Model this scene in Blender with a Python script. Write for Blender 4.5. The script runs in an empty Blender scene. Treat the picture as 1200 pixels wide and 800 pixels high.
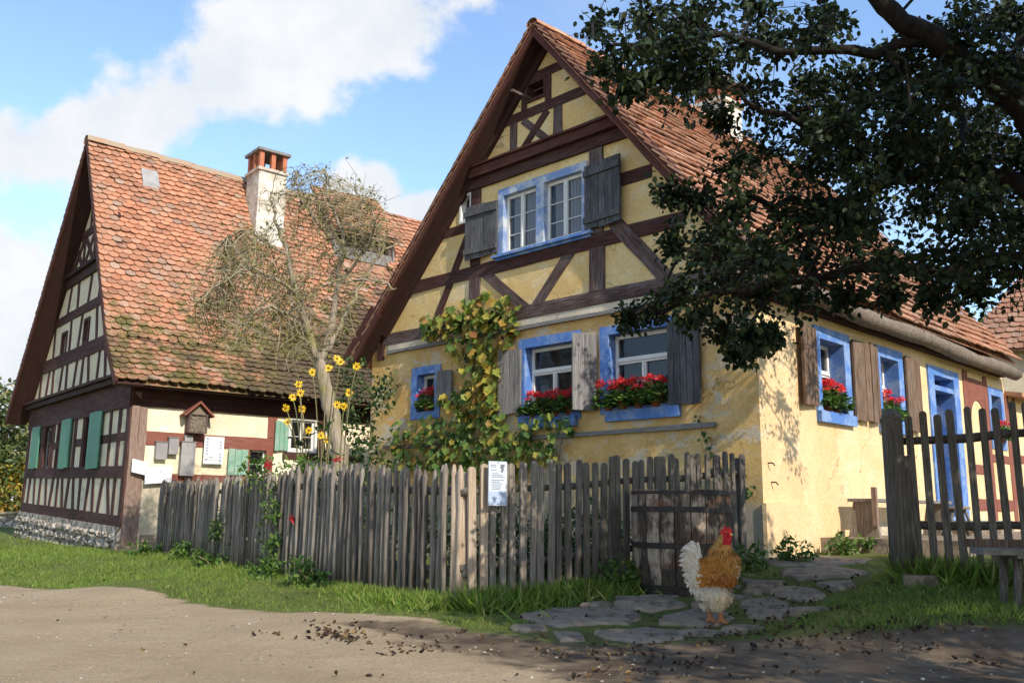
import bpy, bmesh, math, random
import numpy as np
from mathutils import Vector, Matrix
from mathutils.geometry import tessellate_polygon
random.seed(7); RNG = np.random.default_rng(7)
R = math.radians
scene = bpy.context.scene
COL = scene.collection

# ------------------------------------------------------------------ camera
EYE = 0.92; PITCH = math.atan(197/1060); ROLL = 0.010
cam_d = bpy.data.cameras.new('camera'); cam = bpy.data.objects.new('camera', cam_d); COL.objects.link(cam)
cam_d.sensor_width = 36; cam_d.lens = 1060/1200*36; cam_d.clip_end = 3000; cam_d.clip_start = 0.05
_r = Vector((1, 0, 0)); _f = Vector((0, math.cos(PITCH), math.sin(PITCH))); _u = Vector((0, -math.sin(PITCH), math.cos(PITCH)))
_r, _u = _r*math.cos(ROLL)+_u*math.sin(ROLL), _u*math.cos(ROLL)-_r*math.sin(ROLL)
cam.matrix_world = Matrix(((_r.x, _u.x, -_f.x, 0), (_r.y, _u.y, -_f.y, 0), (_r.z, _u.z, -_f.z, EYE), (0, 0, 0, 1)))
scene.camera = cam
scene.render.resolution_x = 1024; scene.render.resolution_y = 682
scene.view_settings.view_transform = 'Standard'; scene.view_settings.look = 'None'
scene.view_settings.exposure = 1.02; scene.view_settings.gamma = 1

# ------------------------------------------------------------------ sun and sky
SUN_EL = R(35); SUN_AZ = math.atan2(0.545, -0.838)
sun_dir = Vector((math.sin(SUN_AZ)*math.cos(SUN_EL), math.cos(SUN_AZ)*math.cos(SUN_EL), math.sin(SUN_EL)))
sd = bpy.data.lights.new('sun', 'SUN'); sd.energy = 2.9; sd.angle = R(0.5); sd.color = (1.0, 0.91, 0.78)
sun = bpy.data.objects.new('sun', sd); COL.objects.link(sun)
sun.rotation_euler = (-sun_dir).to_track_quat('-Z', 'Y').to_euler()

W = bpy.data.worlds.new('World'); scene.world = W; W.use_nodes = True
nt = W.node_tree; nt.nodes.clear()
def wn(t, **k):
    n = nt.nodes.new(t)
    for a, b in k.items(): setattr(n, a, b)
    return n
def wl(a, b): nt.links.new(a, b)
sky = wn('ShaderNodeTexSky', sky_type='NISHITA', sun_disc=False, sun_elevation=SUN_EL, sun_rotation=SUN_AZ, air_density=1.0, dust_density=0.3, ozone_density=2.6)
bg_sky = wn('ShaderNodeBackground'); bg_sky.inputs[1].default_value = 0.15
wl(sky.outputs[0], bg_sky.inputs[0])
def wmath(op, a, b=None, clamp=False):
    n = wn('ShaderNodeMath', operation=op, use_clamp=clamp)
    for i, x in enumerate((a, b)):
        if x is None: continue
        if isinstance(x, (int, float)): n.inputs[i].default_value = x
        else: wl(x, n.inputs[i])
    return n.outputs[0]
tc = wn('ShaderNodeTexCoord'); sep = wn('ShaderNodeSeparateXYZ'); wl(tc.outputs['Generated'], sep.inputs[0])
ysafe = wmath('MAXIMUM', wmath('ABSOLUTE', sep.outputs[1]), 0.05)
comb = wn('ShaderNodeCombineXYZ'); wl(wmath('DIVIDE', sep.outputs[0], ysafe), comb.inputs[0]); wl(wmath('DIVIDE', sep.outputs[2], ysafe), comb.inputs[1])
nz1 = wn('ShaderNodeTexNoise'); nz1.inputs['Scale'].default_value = 5.5; nz1.inputs['Detail'].default_value = 9; nz1.inputs['Roughness'].default_value = 0.56
wl(comb.outputs[0], nz1.inputs['Vector'])
nz2 = wn('ShaderNodeTexNoise'); nz2.inputs['Scale'].default_value = 2.3; nz2.inputs['Detail'].default_value = 8; nz2.inputs['Roughness'].default_value = 0.6
wl(comb.outputs[0], nz2.inputs['Vector'])
# banks of cumulus: (azimuth tangent, altitude tangent, angle, half length, half width)
CLOUDS = [(-0.28, 0.545, 25, 0.26, 0.085), (-0.165, 0.572, 12, 0.15, 0.07), (-0.46, 0.445, 22, 0.20, 0.06), (-0.66, 0.41, 5, 0.18, 0.05), (-0.62, 0.20, 0, 0.12, 0.13), (-0.60, 0.10, 0, 0.16, 0.14),
          (-0.17, 0.365, 0, 0.055, 0.035), (-0.10, 0.335, 0, 0.07, 0.04), (-0.05, 0.26, 0, 0.22, 0.05), (0.9, 0.3, 5, 0.3, 0.1)]
acc = None
for (cu, cv, ang, ra, rb) in CLOUDS:
    mp = wn('ShaderNodeMapping', vector_type='TEXTURE'); wl(comb.outputs[0], mp.inputs[0])
    mp.inputs['Location'].default_value = (cu, cv, 0); mp.inputs['Rotation'].default_value = (0, 0, R(ang)); mp.inputs['Scale'].default_value = (ra, rb, 1)
    ln = wn('ShaderNodeVectorMath', operation='LENGTH'); wl(mp.outputs[0], ln.inputs[0])
    v = wmath('SUBTRACT', 1.0, ln.outputs['Value'])
    if acc is None: acc = v
    else:
        m = wn('ShaderNodeMath', operation='SMOOTH_MAX'); wl(acc, m.inputs[0]); wl(v, m.inputs[1]); m.inputs[2].default_value = 0.3; acc = m.outputs[0]
dens = wmath('ADD', wmath('MULTIPLY', wmath('MAXIMUM', acc, -1.2), 0.55), wmath('MULTIPLY', wmath('SUBTRACT', nz1.outputs[0], 0.5), 1.9))
fill_clouds = wn('ShaderNodeMapRange'); wl(sep.outputs[1], fill_clouds.inputs[0]); fill_clouds.inputs[1].default_value = .05; fill_clouds.inputs[2].default_value = -.35; fill_clouds.inputs[3].default_value = 0; fill_clouds.inputs[4].default_value = .50
dens = wmath('ADD', dens, fill_clouds.outputs[0])     # extra unseen cloud cover added behind the viewer as neutral fill light
ss = wn('ShaderNodeMapRange', interpolation_type='SMOOTHSTEP'); wl(dens, ss.inputs[0]); ss.inputs[1].default_value = -0.05; ss.inputs[2].default_value = 0.20
wisp = wn('ShaderNodeMapRange', interpolation_type='SMOOTHSTEP'); wl(nz2.outputs[0], wisp.inputs[0]); wisp.inputs[1].default_value = 0.44; wisp.inputs[2].default_value = 0.75; wisp.inputs[4].default_value = 0.22
mask = wmath('MAXIMUM', ss.outputs[0], wisp.outputs[0], True)
cr = wn('ShaderNodeValToRGB'); wl(nz1.outputs[0], cr.inputs[0])
cr.color_ramp.elements[0].position = 0.3; cr.color_ramp.elements[0].color = (0.70, 0.78, 0.88, 1)
cr.color_ramp.elements[1].position = 0.62; cr.color_ramp.elements[1].color = (0.96, 0.97, 0.99, 1)
bg_c = wn('ShaderNodeBackground'); bg_c.inputs[1].default_value = 0.50; wl(cr.outputs[0], bg_c.inputs[0])
mx = wn('ShaderNodeMixShader'); wl(mask, mx.inputs[0]); wl(bg_sky.outputs[0], mx.inputs[1]); wl(bg_c.outputs[0], mx.inputs[2])
wo = wn('ShaderNodeOutputWorld'); wl(mx.outputs[0], wo.inputs[0])

# ------------------------------------------------------------------ helpers
LOC = {}
def tag(o, label=None, cat=None, group=None, kind=None):
    if label: o['label'] = label
    if cat: o['category'] = cat
    if group: o['group'] = group
    if kind: o['kind'] = kind
    return o
def thing(name, loc, label, cat, group=None):
    o = bpy.data.objects.new(name, None); o.empty_display_size = 0.1; COL.objects.link(o)
    o.location = Vector(loc); LOC[o.name] = np.array(loc, float)
    return tag(o, label, cat, group)
def origin_of(o):
    p = np.zeros(3)
    while o is not None:
        p = p + LOC.get(o.name, 0); o = o.parent
    return p
def mesh_obj(name, verts, faces, mat, parent=None, smooth=False, base=None, attr=None):
    verts = np.asarray(verts, float)
    if parent is not None: org = origin_of(parent)
    else: org = np.zeros(3) if base is None else np.array(base, float)
    me = bpy.data.meshes.new(name)
    me.from_pydata((verts-org).tolist(), [], faces); me.materials.append(mat)
    if smooth: me.polygons.foreach_set('use_smooth', [True]*len(me.polygons))
    if attr:
        for an, vals in attr.items():
            vals = np.asarray(vals, float)
            if vals.ndim == 2 and vals.shape[1] == 3:
                a = me.attributes.new(an, 'FLOAT_VECTOR', 'POINT'); a.data.foreach_set('vector', vals.ravel())
            elif vals.ndim == 2:
                a = me.color_attributes.new(an, 'FLOAT_COLOR', 'POINT'); a.data.foreach_set('color', vals.ravel())
            else:
                a = me.attributes.new(an, 'FLOAT', 'POINT'); a.data.foreach_set('value', vals)
    o = bpy.data.objects.new(name, me); COL.objects.link(o)
    if parent is not None: o.parent = parent
    else:
        o.location = org
    LOC[o.name] = np.zeros(3) if parent is not None else org
    return o
def dup(root, loc, label=None, rotz=None, scale=None, group=None):
    r = root.copy(); COL.objects.link(r); r.location = loc
    if rotz is not None: r.rotation_euler = (0, 0, rotz)
    if scale is not None: r.scale = (scale,)*3
    if label: r['label'] = label
    if group: r['group'] = group
    for ch in list(root.children):
        c = ch.copy(); COL.objects.link(c); c.parent = r
        for g in list(ch.children):
            d = g.copy(); COL.objects.link(d); d.parent = c
    return r
class MB:
    def __init__(s): s.v = []; s.f = []; s.g = {}
    def add(s, pts, faces):
        b = len(s.v); s.v.extend([tuple(p) for p in pts]); s.f.extend([[i+b for i in f] for f in faces])
    def hexa(s, p): s.add(p, [(0, 3, 2, 1), (4, 5, 6, 7), (0, 1, 5, 4), (1, 2, 6, 5), (2, 3, 7, 6), (3, 0, 4, 7)])
    def box(s, c, ex, ey, ez):     # centre and three half vectors
        c = np.array(c, float); ex, ey, ez = map(lambda a: np.array(a, float), (ex, ey, ez))
        s.hexa([c-ex-ey-ez, c+ex-ey-ez, c+ex+ey-ez, c-ex+ey-ez, c-ex-ey+ez, c+ex-ey+ez, c+ex+ey+ez, c-ex+ey+ez])
    def tube(s, pts, rad, n=8, cap=True, jit=0.0):
        pts = [np.array(p, float) for p in pts]; b = len(s.v); prev = None
        for i, p in enumerate(pts):
            d = pts[min(i+1, len(pts)-1)]-pts[max(i-1, 0)]; d = d/(np.linalg.norm(d)+1e-9)
            a = prev if prev is not None else (np.array([0, 0, 1.]) if abs(d[2]) < .9 else np.array([1., 0, 0]))
            x = a-d*(a@d); x /= np.linalg.norm(x)+1e-9; y = np.cross(d, x); prev = x
            r = rad[i] if hasattr(rad, '__len__') else rad
            for k in range(n):
                t = 2*math.pi*k/n; rr = r*(1+jit*random.uniform(-1, 1)); s.v.append(tuple(p+rr*(x*math.cos(t)+y*math.sin(t))))
        for i in range(len(pts)-1):
            for k in range(n):
                s.f.append([b+i*n+k, b+i*n+(k+1) % n, b+(i+1)*n+(k+1) % n, b+(i+1)*n+k])
        if cap:
            s.f.append([b+k for k in range(n)][::-1]); s.f.append([b+(len(pts)-1)*n+k for k in range(n)])
    def prism(s, poly, vec):
        n = len(poly); vec = np.array(vec, float); poly = [np.array(p, float) for p in poly]
        s.add(poly+[p+vec for p in poly], [list(range(n))[::-1], list(range(n, 2*n))]+[[i, (i+1) % n, n+(i+1) % n, n+i] for i in range(n)])
    def lathe(s, c, prof, n=20, axis=(0, 0, 1)):
        c = np.array(c, float); b = len(s.v)
        for (r, z) in prof:
            for k in range(n):
                t = 2*math.pi*k/n; s.v.append(tuple(c+np.array([r*math.cos(t), r*math.sin(t), z])))
        for i in range(len(prof)-1):
            for k in range(n): s.f.append([b+i*n+k, b+i*n+(k+1) % n, b+(i+1)*n+(k+1) % n, b+(i+1)*n+k])
        s.f.append([b+k for k in range(n)][::-1]); s.f.append([b+(len(prof)-1)*n+k for k in range(n)])
    def build(s, name, mat, parent=None, smooth=False, base=None):
        g = None
        if s.g: g = {'grain': [s.g.get(i, (v[2], v[0], v[1])) for i, v in enumerate(s.v)]}
        else: g = {'grain': [(v[2], v[0], v[1]) for v in s.v]} if mat.get('grained') else None
        return mesh_obj(name, s.v, s.f, mat, parent, smooth, base, g)

def cards(centers, dirs, ups, sizes, tv, tf):
    """many small leaf shaped faces: template tv (length, width, lift) placed along dirs"""
    c = np.asarray(centers, float); n = len(c)
    d = np.asarray(dirs, float); d = d/(np.linalg.norm(d, axis=1, keepdims=True)+1e-9)
    u = np.asarray(ups, float); s = np.cross(u, d); s /= (np.linalg.norm(s, axis=1, keepdims=True)+1e-9); u = np.cross(d, s)
    tv = np.asarray(tv, float); k = len(tv); sz = np.asarray(sizes, float).reshape(-1, 1, 1)
    V = c[:, None, :]+sz*(d[:, None, :]*tv[None, :, 0:1]+s[:, None, :]*tv[None, :, 1:2]+u[:, None, :]*tv[None, :, 2:3])
    V = V.reshape(-1, 3)
    F = []
    for i in range(n):
        b = i*k
        for f in tf: F.append([b+j for j in f])
    return V, F
def rnd_dirs(n, zmul=1.0):
    d = RNG.normal(size=(n, 3)); d[:, 2] *= zmul
    return d/(np.linalg.norm(d, axis=1, keepdims=True)+1e-9)
LEAF_R = [(0, 0, 0), (.25, .30, .06), (.62, .30, .03), (1, 0, -.10), (.62, -.30, .03), (.25, -.30, .06), (.45, 0, -.04)]
LEAF_T = [(0, 0, 0), (.3, .24, .05), (.65, .22, .03), (1, 0, -.06), (.65, -.22, .03), (.3, -.24, .05), (.45, 0, -.03)]
LEAF_F = [(0, 6, 1), (1, 6, 2), (2, 6, 3), (0, 5, 6), (5, 4, 6), (4, 3, 6)]
VINE_T = [(0, 0, 0), (-.12, .22, .0), (.08, .42, .04), (.3, .34, .0), (.48, .52, .06), (.66, .3, .0), (1, 0, -.08), (.66, -.3, .0), (.48, -.52, .06), (.3, -.34, .0), (.08, -.42, .04), (-.12, -.22, 0), (.4, 0, -.05)]
VINE_F = [(12, i, i+1) for i in range(0, 11)]+[(12, 11, 0)]
BLADE_T = [(0, -.045, 0), (0, .045, 0), (.5, .038, .1), (.5, -.038, .1), (1, 0, .32)]
BLADE_F = [(0, 1, 2, 3), (3, 2, 4)]
PETAL_T = [(0, -.08, 0), (0, .08, 0), (.6, .19, .06), (1, 0, .0), (.6, -.19, .06)]
PETAL_F = [(0, 1, 2, 4), (4, 2, 3)]

# ------------------------------------------------------------------ materials
def rgba(c): return (c[0], c[1], c[2], 1)
class NM:
    def __init__(s, name, rough=0.8, spec=0.3):
        s.m = bpy.data.materials.new(name); s.m.use_nodes = True; s.t = s.m.node_tree
        s.b = s.t.nodes['Principled BSDF']; s.b.inputs['Roughness'].default_value = rough; s.b.inputs['Specular IOR Level'].default_value = spec
        s.tc = s.n('ShaderNodeTexCoord').outputs['Object']
    def n(s, t, **k):
        x = s.t.nodes.new(t)
        for a, b in k.items(): setattr(x, a, b)
        return x
    def l(s, a, b): s.t.links.new(a, b)
    def noise(s, scale, detail=5, rough=0.6, stretch=None, src=None):
        v = src or s.tc
        if stretch:
            mp = s.n('ShaderNodeMapping'); s.l(v, mp.inputs[0]); mp.inputs['Scale'].default_value = stretch; v = mp.outputs[0]
        x = s.n('ShaderNodeTexNoise'); x.inputs['Scale'].default_value = scale; x.inputs['Detail'].default_value = detail; x.inputs['Roughness'].default_value = rough
        s.l(v, x.inputs['Vector']); return x.outputs[0]
    def ramp(s, fac, stops):
        r = s.n('ShaderNodeValToRGB'); s.l(fac, r.inputs[0]); e = r.color_ramp.elements
        while len(e) < len(stops): e.new(0.5)
        for i, (p, c) in enumerate(stops): e[i].position = p; e[i].color = rgba(c) if hasattr(c, '__len__') else (c, c, c, 1)
        return r.outputs[0]
    def mix(s, fac, a, b, mode='MIX'):
        x = s.n('ShaderNodeMix', data_type='RGBA', blend_type=mode)
        if isinstance(fac, (int, float)): x.inputs[0].default_value = fac
        else: s.l(fac, x.inputs[0])
        for i, c in ((6, a), (7, b)):
            if hasattr(c, 'is_output'): s.l(c, x.inputs[i])
            else: x.inputs[i].default_value = rgba(c)
        return x.outputs[2]
    def color(s, c):
        if hasattr(c, 'is_output'): s.l(c, s.b.inputs['Base Color'])
        else: s.b.inputs['Base Color'].default_value = rgba(c)
    def bump(s, h, strength=0.4, dist=0.02):
        x = s.n('ShaderNodeBump'); x.inputs['Strength'].default_value = strength; x.inputs['Distance'].default_value = dist
        s.l(h, x.inputs['Height']); s.l(x.outputs[0], s.b.inputs['Normal'])
    def island(s): return s.n('ShaderNodeNewGeometry').outputs['Random Per Island']
    def math(s, op, a, b):
        x = s.n('ShaderNodeMath', operation=op)
        for i, v in enumerate((a, b)):
            if isinstance(v, (int, float)): x.inputs[i].default_value = v
            else: s.l(v, x.inputs[i])
        return x.outputs[0]
    def zcoord(s):
        x = s.n('ShaderNodeSeparateXYZ'); s.l(s.tc, x.inputs[0]); return x.outputs[2]
    def translucent(s, fac, col):
        tr = s.n('ShaderNodeBsdfTranslucent'); ms = s.n('ShaderNodeMixShader'); ms.inputs[0].default_value = fac
        if hasattr(col, 'is_output'): s.l(col, tr.inputs[0])
        else: tr.inputs[0].default_value = rgba(col)
        out = s.t.nodes['Material Output']; s.l(s.b.outputs[0], ms.inputs[1]); s.l(tr.outputs[0], ms.inputs[2]); s.l(ms.outputs[0], out.inputs[0])
M = {}
def plaster(name, c1, c2, stain, grey, wear=0.6, bump=0.5, damp=False):
    m = NM(name, 0.92, 0.15)
    a = m.mix(m.ramp(m.noise(1.3, 6), [(.42, 0.), (.58, 1.)]), c1, c2)
    a = m.mix(m.ramp(m.noise(.8, 8, .68, stretch=(1, 1, 1.5)), [(.46, 0.), (.60, wear)]), a, stain)
    a = m.mix(m.ramp(m.noise(1.5, 9, .72, stretch=(1, 1, 1.7)), [(.51, 0.), (.58, wear)]), a, grey)
    a = m.mix(m.ramp(m.noise(3.1, 9, .75), [(.56, 0.), (.62, wear*.8)]), a, tuple(min(1, x*1.15+.06) for x in c2))
    a = m.mix(.45, a, m.ramp(m.noise(30, 7, .75), [(.32, (.45, .45, .45)), (.6, (1, 1, 1))]), 'MULTIPLY')
    ce = m.n('ShaderNodeTexVoronoi', feature='DISTANCE_TO_EDGE'); ce.inputs['Scale'].default_value = .55; mpv = m.n('ShaderNodeVectorMath', operation='ADD'); nzv = m.n('ShaderNodeTexNoise'); nzv.inputs['Scale'].default_value = 3.5; nzv.inputs['Detail'].default_value = 7; m.l(m.tc, nzv.inputs['Vector'])
    scv = m.n('ShaderNodeVectorMath', operation='SCALE'); m.l(nzv.outputs['Color'], scv.inputs[0]); scv.inputs['Scale'].default_value = .55; m.l(m.tc, mpv.inputs[0]); m.l(scv.outputs[0], mpv.inputs[1]); m.l(mpv.outputs[0], ce.inputs['Vector'])
    crk = m.math('MULTIPLY', m.ramp(ce.outputs['Distance'], [(.0025, 1.), (.006, 0.)]), m.ramp(m.noise(1.7, 3), [(.48, 0.), (.56, .75)])); a = m.mix(crk, a, tuple(x*.35 for x in stain))
    if damp:      # rising damp at the foot of the wall
        a = m.mix(m.ramp(m.math('SUBTRACT', m.math('MULTIPLY', m.noise(2.2, 7, .7), 1.8), m.zcoord()), [(.0, 0.), (.45, .85)]), a, (.27, .25, .205))
    m.color(a)
    h = m.math('ADD', m.math('MULTIPLY', m.noise(4, 8, .65), 1.0), m.math('MULTIPLY', m.noise(40, 5, .7), .35))
    m.bump(h, bump, .03); return m.m
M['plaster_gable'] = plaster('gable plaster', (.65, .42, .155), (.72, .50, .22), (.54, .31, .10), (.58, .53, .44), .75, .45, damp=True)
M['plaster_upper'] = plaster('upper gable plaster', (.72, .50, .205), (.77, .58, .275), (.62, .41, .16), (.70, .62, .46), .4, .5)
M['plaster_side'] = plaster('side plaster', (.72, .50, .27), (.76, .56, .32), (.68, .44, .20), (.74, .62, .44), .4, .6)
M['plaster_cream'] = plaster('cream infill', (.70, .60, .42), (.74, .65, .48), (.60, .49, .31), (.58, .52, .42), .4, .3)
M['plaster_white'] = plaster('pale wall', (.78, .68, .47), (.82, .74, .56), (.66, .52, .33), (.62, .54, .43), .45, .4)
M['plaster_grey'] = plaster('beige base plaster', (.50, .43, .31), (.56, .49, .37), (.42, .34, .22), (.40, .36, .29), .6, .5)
M['limewash'] = plaster('chimney limewash', (.78, .75, .68), (.70, .66, .58), (.42, .36, .28), (.50, .44, .36), .9, .7)
def wood(name, c1, c2, grey=None, gfac=.5, rough=.85, grain=(9, 9, 1.2), bump=.6, along=False):
    """weathered timber: grain runs along the piece (along) or straight up"""
    m = NM(name, rough, .2); src = None
    if along:
        m.m['grained'] = 1; at_ = m.n('ShaderNodeAttribute', attribute_name='grain'); cb_ = m.n('ShaderNodeCombineXYZ'); m.l(m.math('MULTIPLY', m.island(), 37.0), cb_.inputs[0])
        ad = m.n('ShaderNodeVectorMath', operation='ADD'); m.l(at_.outputs['Vector'], ad.inputs[0]); m.l(cb_.outputs[0], ad.inputs[1]); src = ad.outputs[0]; grain = (.55, 9, 9)
    g = m.noise(6, 9, .72, stretch=grain, src=src)
    a = m.mix(m.ramp(g, [(.40, 0.), (.60, 1.)]), c1, c2)
    if grey: a = m.mix(m.math('MULTIPLY', m.ramp(m.noise(1.6, 6, .7, stretch=(2, 2, .8) if not along else (.5, 2, 2), src=src), [(.42, 0.), (.6, gfac)]), m.ramp(g, [(.45, .2), (.62, 1.)])), a, grey)
    g2 = m.noise(7, 6, .8, stretch=tuple(x*(1.9 if x > 2 else .8) for x in grain), src=src)
    a = m.mix(m.ramp(g2, [(.34, .85), (.42, 0.)]), a, tuple(x*.25 for x in c1))
    a = m.mix(.55, a, m.ramp(m.island(), [(0, (.55, .55, .55)), (1, (1, 1, 1))]), 'MULTIPLY')
    m.color(a); m.bump(m.math('ADD', g, m.math('MULTIPLY', g2, .8)), bump, .016); return m.m
M['timber'] = wood('dark red timber', (.040, .015, .012), (.095, .036, .028), (.15, .11, .10), .5, along=True)
M['timber_worn'] = wood('weathered timber', (.055, .030, .026), (.13, .085, .075), (.26, .215, .20), .8, along=True)
M['timber_post'] = wood('weathered bare post', (.20, .13, .10), (.30, .21, .165), (.38, .30, .25), .6, grain=(9, 9, 1))  # light brown is the bare wood's own weathered colour
M['timber_red'] = wood('red painted timber', (.21, .07, .05), (.28, .10, .07), (.30, .19, .15), .4, along=True)
M['barge'] = wood('red brown barge board', (.06, .020, .014), (.11, .038, .027), (.14, .09, .075), .4, along=True)
M['soffit'] = wood('dark soffit', (.04, .02, .016), (.065, .03, .024), along=True)
M['grey_board'] = wood('grey board', (.17, .16, .15), (.27, .255, .24), (.32, .31, .29), .6, along=True)
M['shutter_grey'] = wood('grey shutter', (.10, .095, .09), (.24, .23, .22), (.36, .35, .34), .7, grain=(18, 18, .7))
M['shutter_dark'] = wood('dark shutter', (.038, .038, .042), (.105, .105, .108), (.22, .22, .22), .7, grain=(18, 18, .7))
M['shutter_brown'] = wood('brown shutter', (.075, .045, .03), (.23, .145, .095), (.32, .26, .21), .6, grain=(16, 16, .7))
M['picket'] = wood('weathered picket', (.135, .112, .088), (.31, .265, .215), (.42, .385, .335), .6, grain=(16, 16, .7))
M['picket_dark'] = wood('dark picket', (.075, .062, .05), (.185, .158, .128), (.28, .25, .21), .6, grain=(16, 16, .7))
M['picket_pale'] = wood('bleached picket', (.34, .25, .17), (.52, .41, .30), (.55, .48, .40), .5, grain=(18, 18, .8))
m = NM('barrel staves', .85, .2); g = m.noise(6, 9, .72, stretch=(12, 12, .7)); a = m.mix(m.ramp(g, [(.40, 0.), (.60, 1.)]), (.035, .026, .02), (.10, .078, .06))
pal = m.math('ADD', m.noise(2.2, 6, .6, stretch=(1.6, 1.6, .9)), m.math('MULTIPLY', m.math('SUBTRACT', m.island(), .5), .22)); a = m.mix(m.math('MULTIPLY', m.ramp(pal, [(.47, 0.), (.56, 1.)]), m.ramp(g, [(.38, .35), (.58, 1.)])), a, (.46, .37, .28))
a = m.mix(m.ramp(m.noise(2.6, 7, .7, stretch=(1, 1, 2.5)), [(.53, 0.), (.62, .6)]), a, (.16, .065, .03)); m.color(a); m.bump(g, .6, .012); M['barrel_wood'] = m.m
M['bench_wood'] = wood('bench plank', (.16, .14, .12), (.27, .24, .21), (.32, .30, .28), .5, grain=(2, 10, 10))
M['gutter_wood'] = wood('hollow log', (.12, .09, .066), (.24, .19, .145), (.33, .29, .24), .5, along=False, grain=(3, 3, 8))
def paint(name, c, worn, fac=.5, rough=.6):
    m = NM(name, rough, .3); n = m.noise(4, 8, .72)
    a = m.mix(m.ramp(n, [(.47, 0.), (.58, fac)]), c, worn)
    a = m.mix(.35, a, m.ramp(m.noise(18, 5, .7), [(.25, (.6, .6, .6)), (.75, (1, 1, 1))]), 'MULTIPLY'); m.color(a)
    m.bump(m.noise(25, 5), .25, .008); return m.m
M['blue'] = paint('blue paint', (.085, .195, .50), (.26, .36, .55), .75)
M['blue_worn'] = paint('flaking blue paint', (.20, .29, .50), (.48, .52, .56), .95)
M['white'] = paint('white paint', (.74, .73, .69), (.60, .58, .53), .3, .45)
M['green'] = paint('green paint', (.06, .21, .13), (.10, .26, .17), .4)
M['green_pale'] = paint('faded green paint', (.20, .37, .28), (.34, .42, .33), .6)
M['paper'] = paint('white board', (.80, .80, .80), (.78, .78, .78), .1)
M['sign'] = paint('sign plate', (.52, .58, .66), (.62, .66, .70), .3, .35)
M['ink'] = paint('grey ink', (.14, .15, .18), (.2, .2, .22), .2)
M['ink_soft'] = paint('soft grey print', (.32, .36, .44), (.4, .42, .48), .2)
M['grey_box'] = paint('grey box', (.26, .25, .25), (.33, .31, .29), .5)
M['slate'] = paint('grey panel', (.33, .32, .31), (.24, .23, .22), .6)
M['hoop'] = paint('hoop', (.028, .024, .022), (.08, .05, .035), .6, .6)
M['iron'] = paint('iron', (.035, .032, .03), (.09, .06, .045), .5, .55)
M['terracotta'] = paint('terracotta', (.36, .12, .06), (.42, .20, .12), .4, .8)
M['hotel_fill'] = wood('packed reeds', (.14, .11, .08), (.32, .26, .19), (.30, .27, .22), .5, grain=(30, 30, 30))
m = NM('brick', .85, .2); m.color(m.mix(m.ramp(m.noise(8, 5), [(.3, 0.), (.7, 1.)]), (.34, .105, .055), (.44, .17, .095))); m.bump(m.noise(30, 4), .4, .01); M['brick'] = m.m
m = NM('curtain', .9, .1); m.color((.72, .73, .74)); M['curtain'] = m.m
m = NM('dark room', .9, .1); m.color((.03, .03, .032)); M['room'] = m.m
m = NM('window glass', .05, 1.0); m.color((.02, .022, .025)); tr = m.n('ShaderNodeBsdfTransparent'); ms = m.n('ShaderNodeMixShader'); ms.inputs[0].default_value = .66
m.l(m.b.outputs[0], ms.inputs[1]); m.l(tr.outputs[0], ms.inputs[2]); m.l(ms.outputs[0], m.t.nodes['Material Output'].inputs[0]); M['glass'] = m.m
def tiles(name, stops, moss=0.0, moss_z=(4, 7)):
    m = NM(name, .88, .2)
    a = m.ramp(m.island(), stops)
    a = m.mix(m.ramp(m.noise(1.1, 8, .7, stretch=(1, 1, .45)), [(.44, 0.), (.62, .6)]), a, (.27, .16, .105)); a = m.mix(m.ramp(m.noise(9, 7, .7), [(.50, 0.), (.68, .35)]), a, (.36, .28, .21))
    a = m.mix(m.ramp(m.noise(3.0, 6, .7), [(.52, 0.), (.68, .6)]), a, (.13, .085, .06))
    a = m.mix(m.ramp(m.noise(22, 5, .7), [(.56, 0.), (.66, .55)]), a, (.46, .40, .31))
    if moss:
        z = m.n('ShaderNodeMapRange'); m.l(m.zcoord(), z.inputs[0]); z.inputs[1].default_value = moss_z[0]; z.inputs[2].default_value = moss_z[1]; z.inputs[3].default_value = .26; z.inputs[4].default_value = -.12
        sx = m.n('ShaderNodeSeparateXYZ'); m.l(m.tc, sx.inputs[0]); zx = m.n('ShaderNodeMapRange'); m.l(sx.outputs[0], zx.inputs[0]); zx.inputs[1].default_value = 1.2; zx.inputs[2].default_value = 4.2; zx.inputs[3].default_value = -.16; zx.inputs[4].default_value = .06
        f = m.math('ADD', m.math('ADD', m.noise(2.6, 8, .75), z.outputs[0]), zx.outputs[0])
        a = m.mix(m.ramp(f, [(.52, 0.), (.64, moss)]), a, m.ramp(m.noise(14, 5, .7), [(.35, (.04, .042, .014)), (.65, (.135, .135, .04))]))
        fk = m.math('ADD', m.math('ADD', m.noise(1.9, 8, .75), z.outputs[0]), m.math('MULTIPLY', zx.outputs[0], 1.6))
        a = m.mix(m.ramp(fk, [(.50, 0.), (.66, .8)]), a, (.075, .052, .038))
    m.color(a); m.bump(m.noise(30, 5, .7), .35, .01); return m.m
TST = [(0, (.27, .12, .07)), (.2, (.37, .155, .085)), (.55, (.42, .18, .098)), (.9, (.45, .215, .125)), (.97, (.38, .26, .19)), (1, (.24, .15, .11))]
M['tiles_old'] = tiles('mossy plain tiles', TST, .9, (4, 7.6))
M['tiles'] = tiles('plain clay tiles', [(0, (.25, .11, .065)), (.3, (.38, .165, .092)), (.7, (.45, .215, .125)), (1, (.47, .28, .18))])
M['tiles_far'] = tiles('weathered tiles', [(0, (.20, .09, .06)), (.5, (.34, .15, .09)), (1, (.32, .21, .15))])
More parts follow.
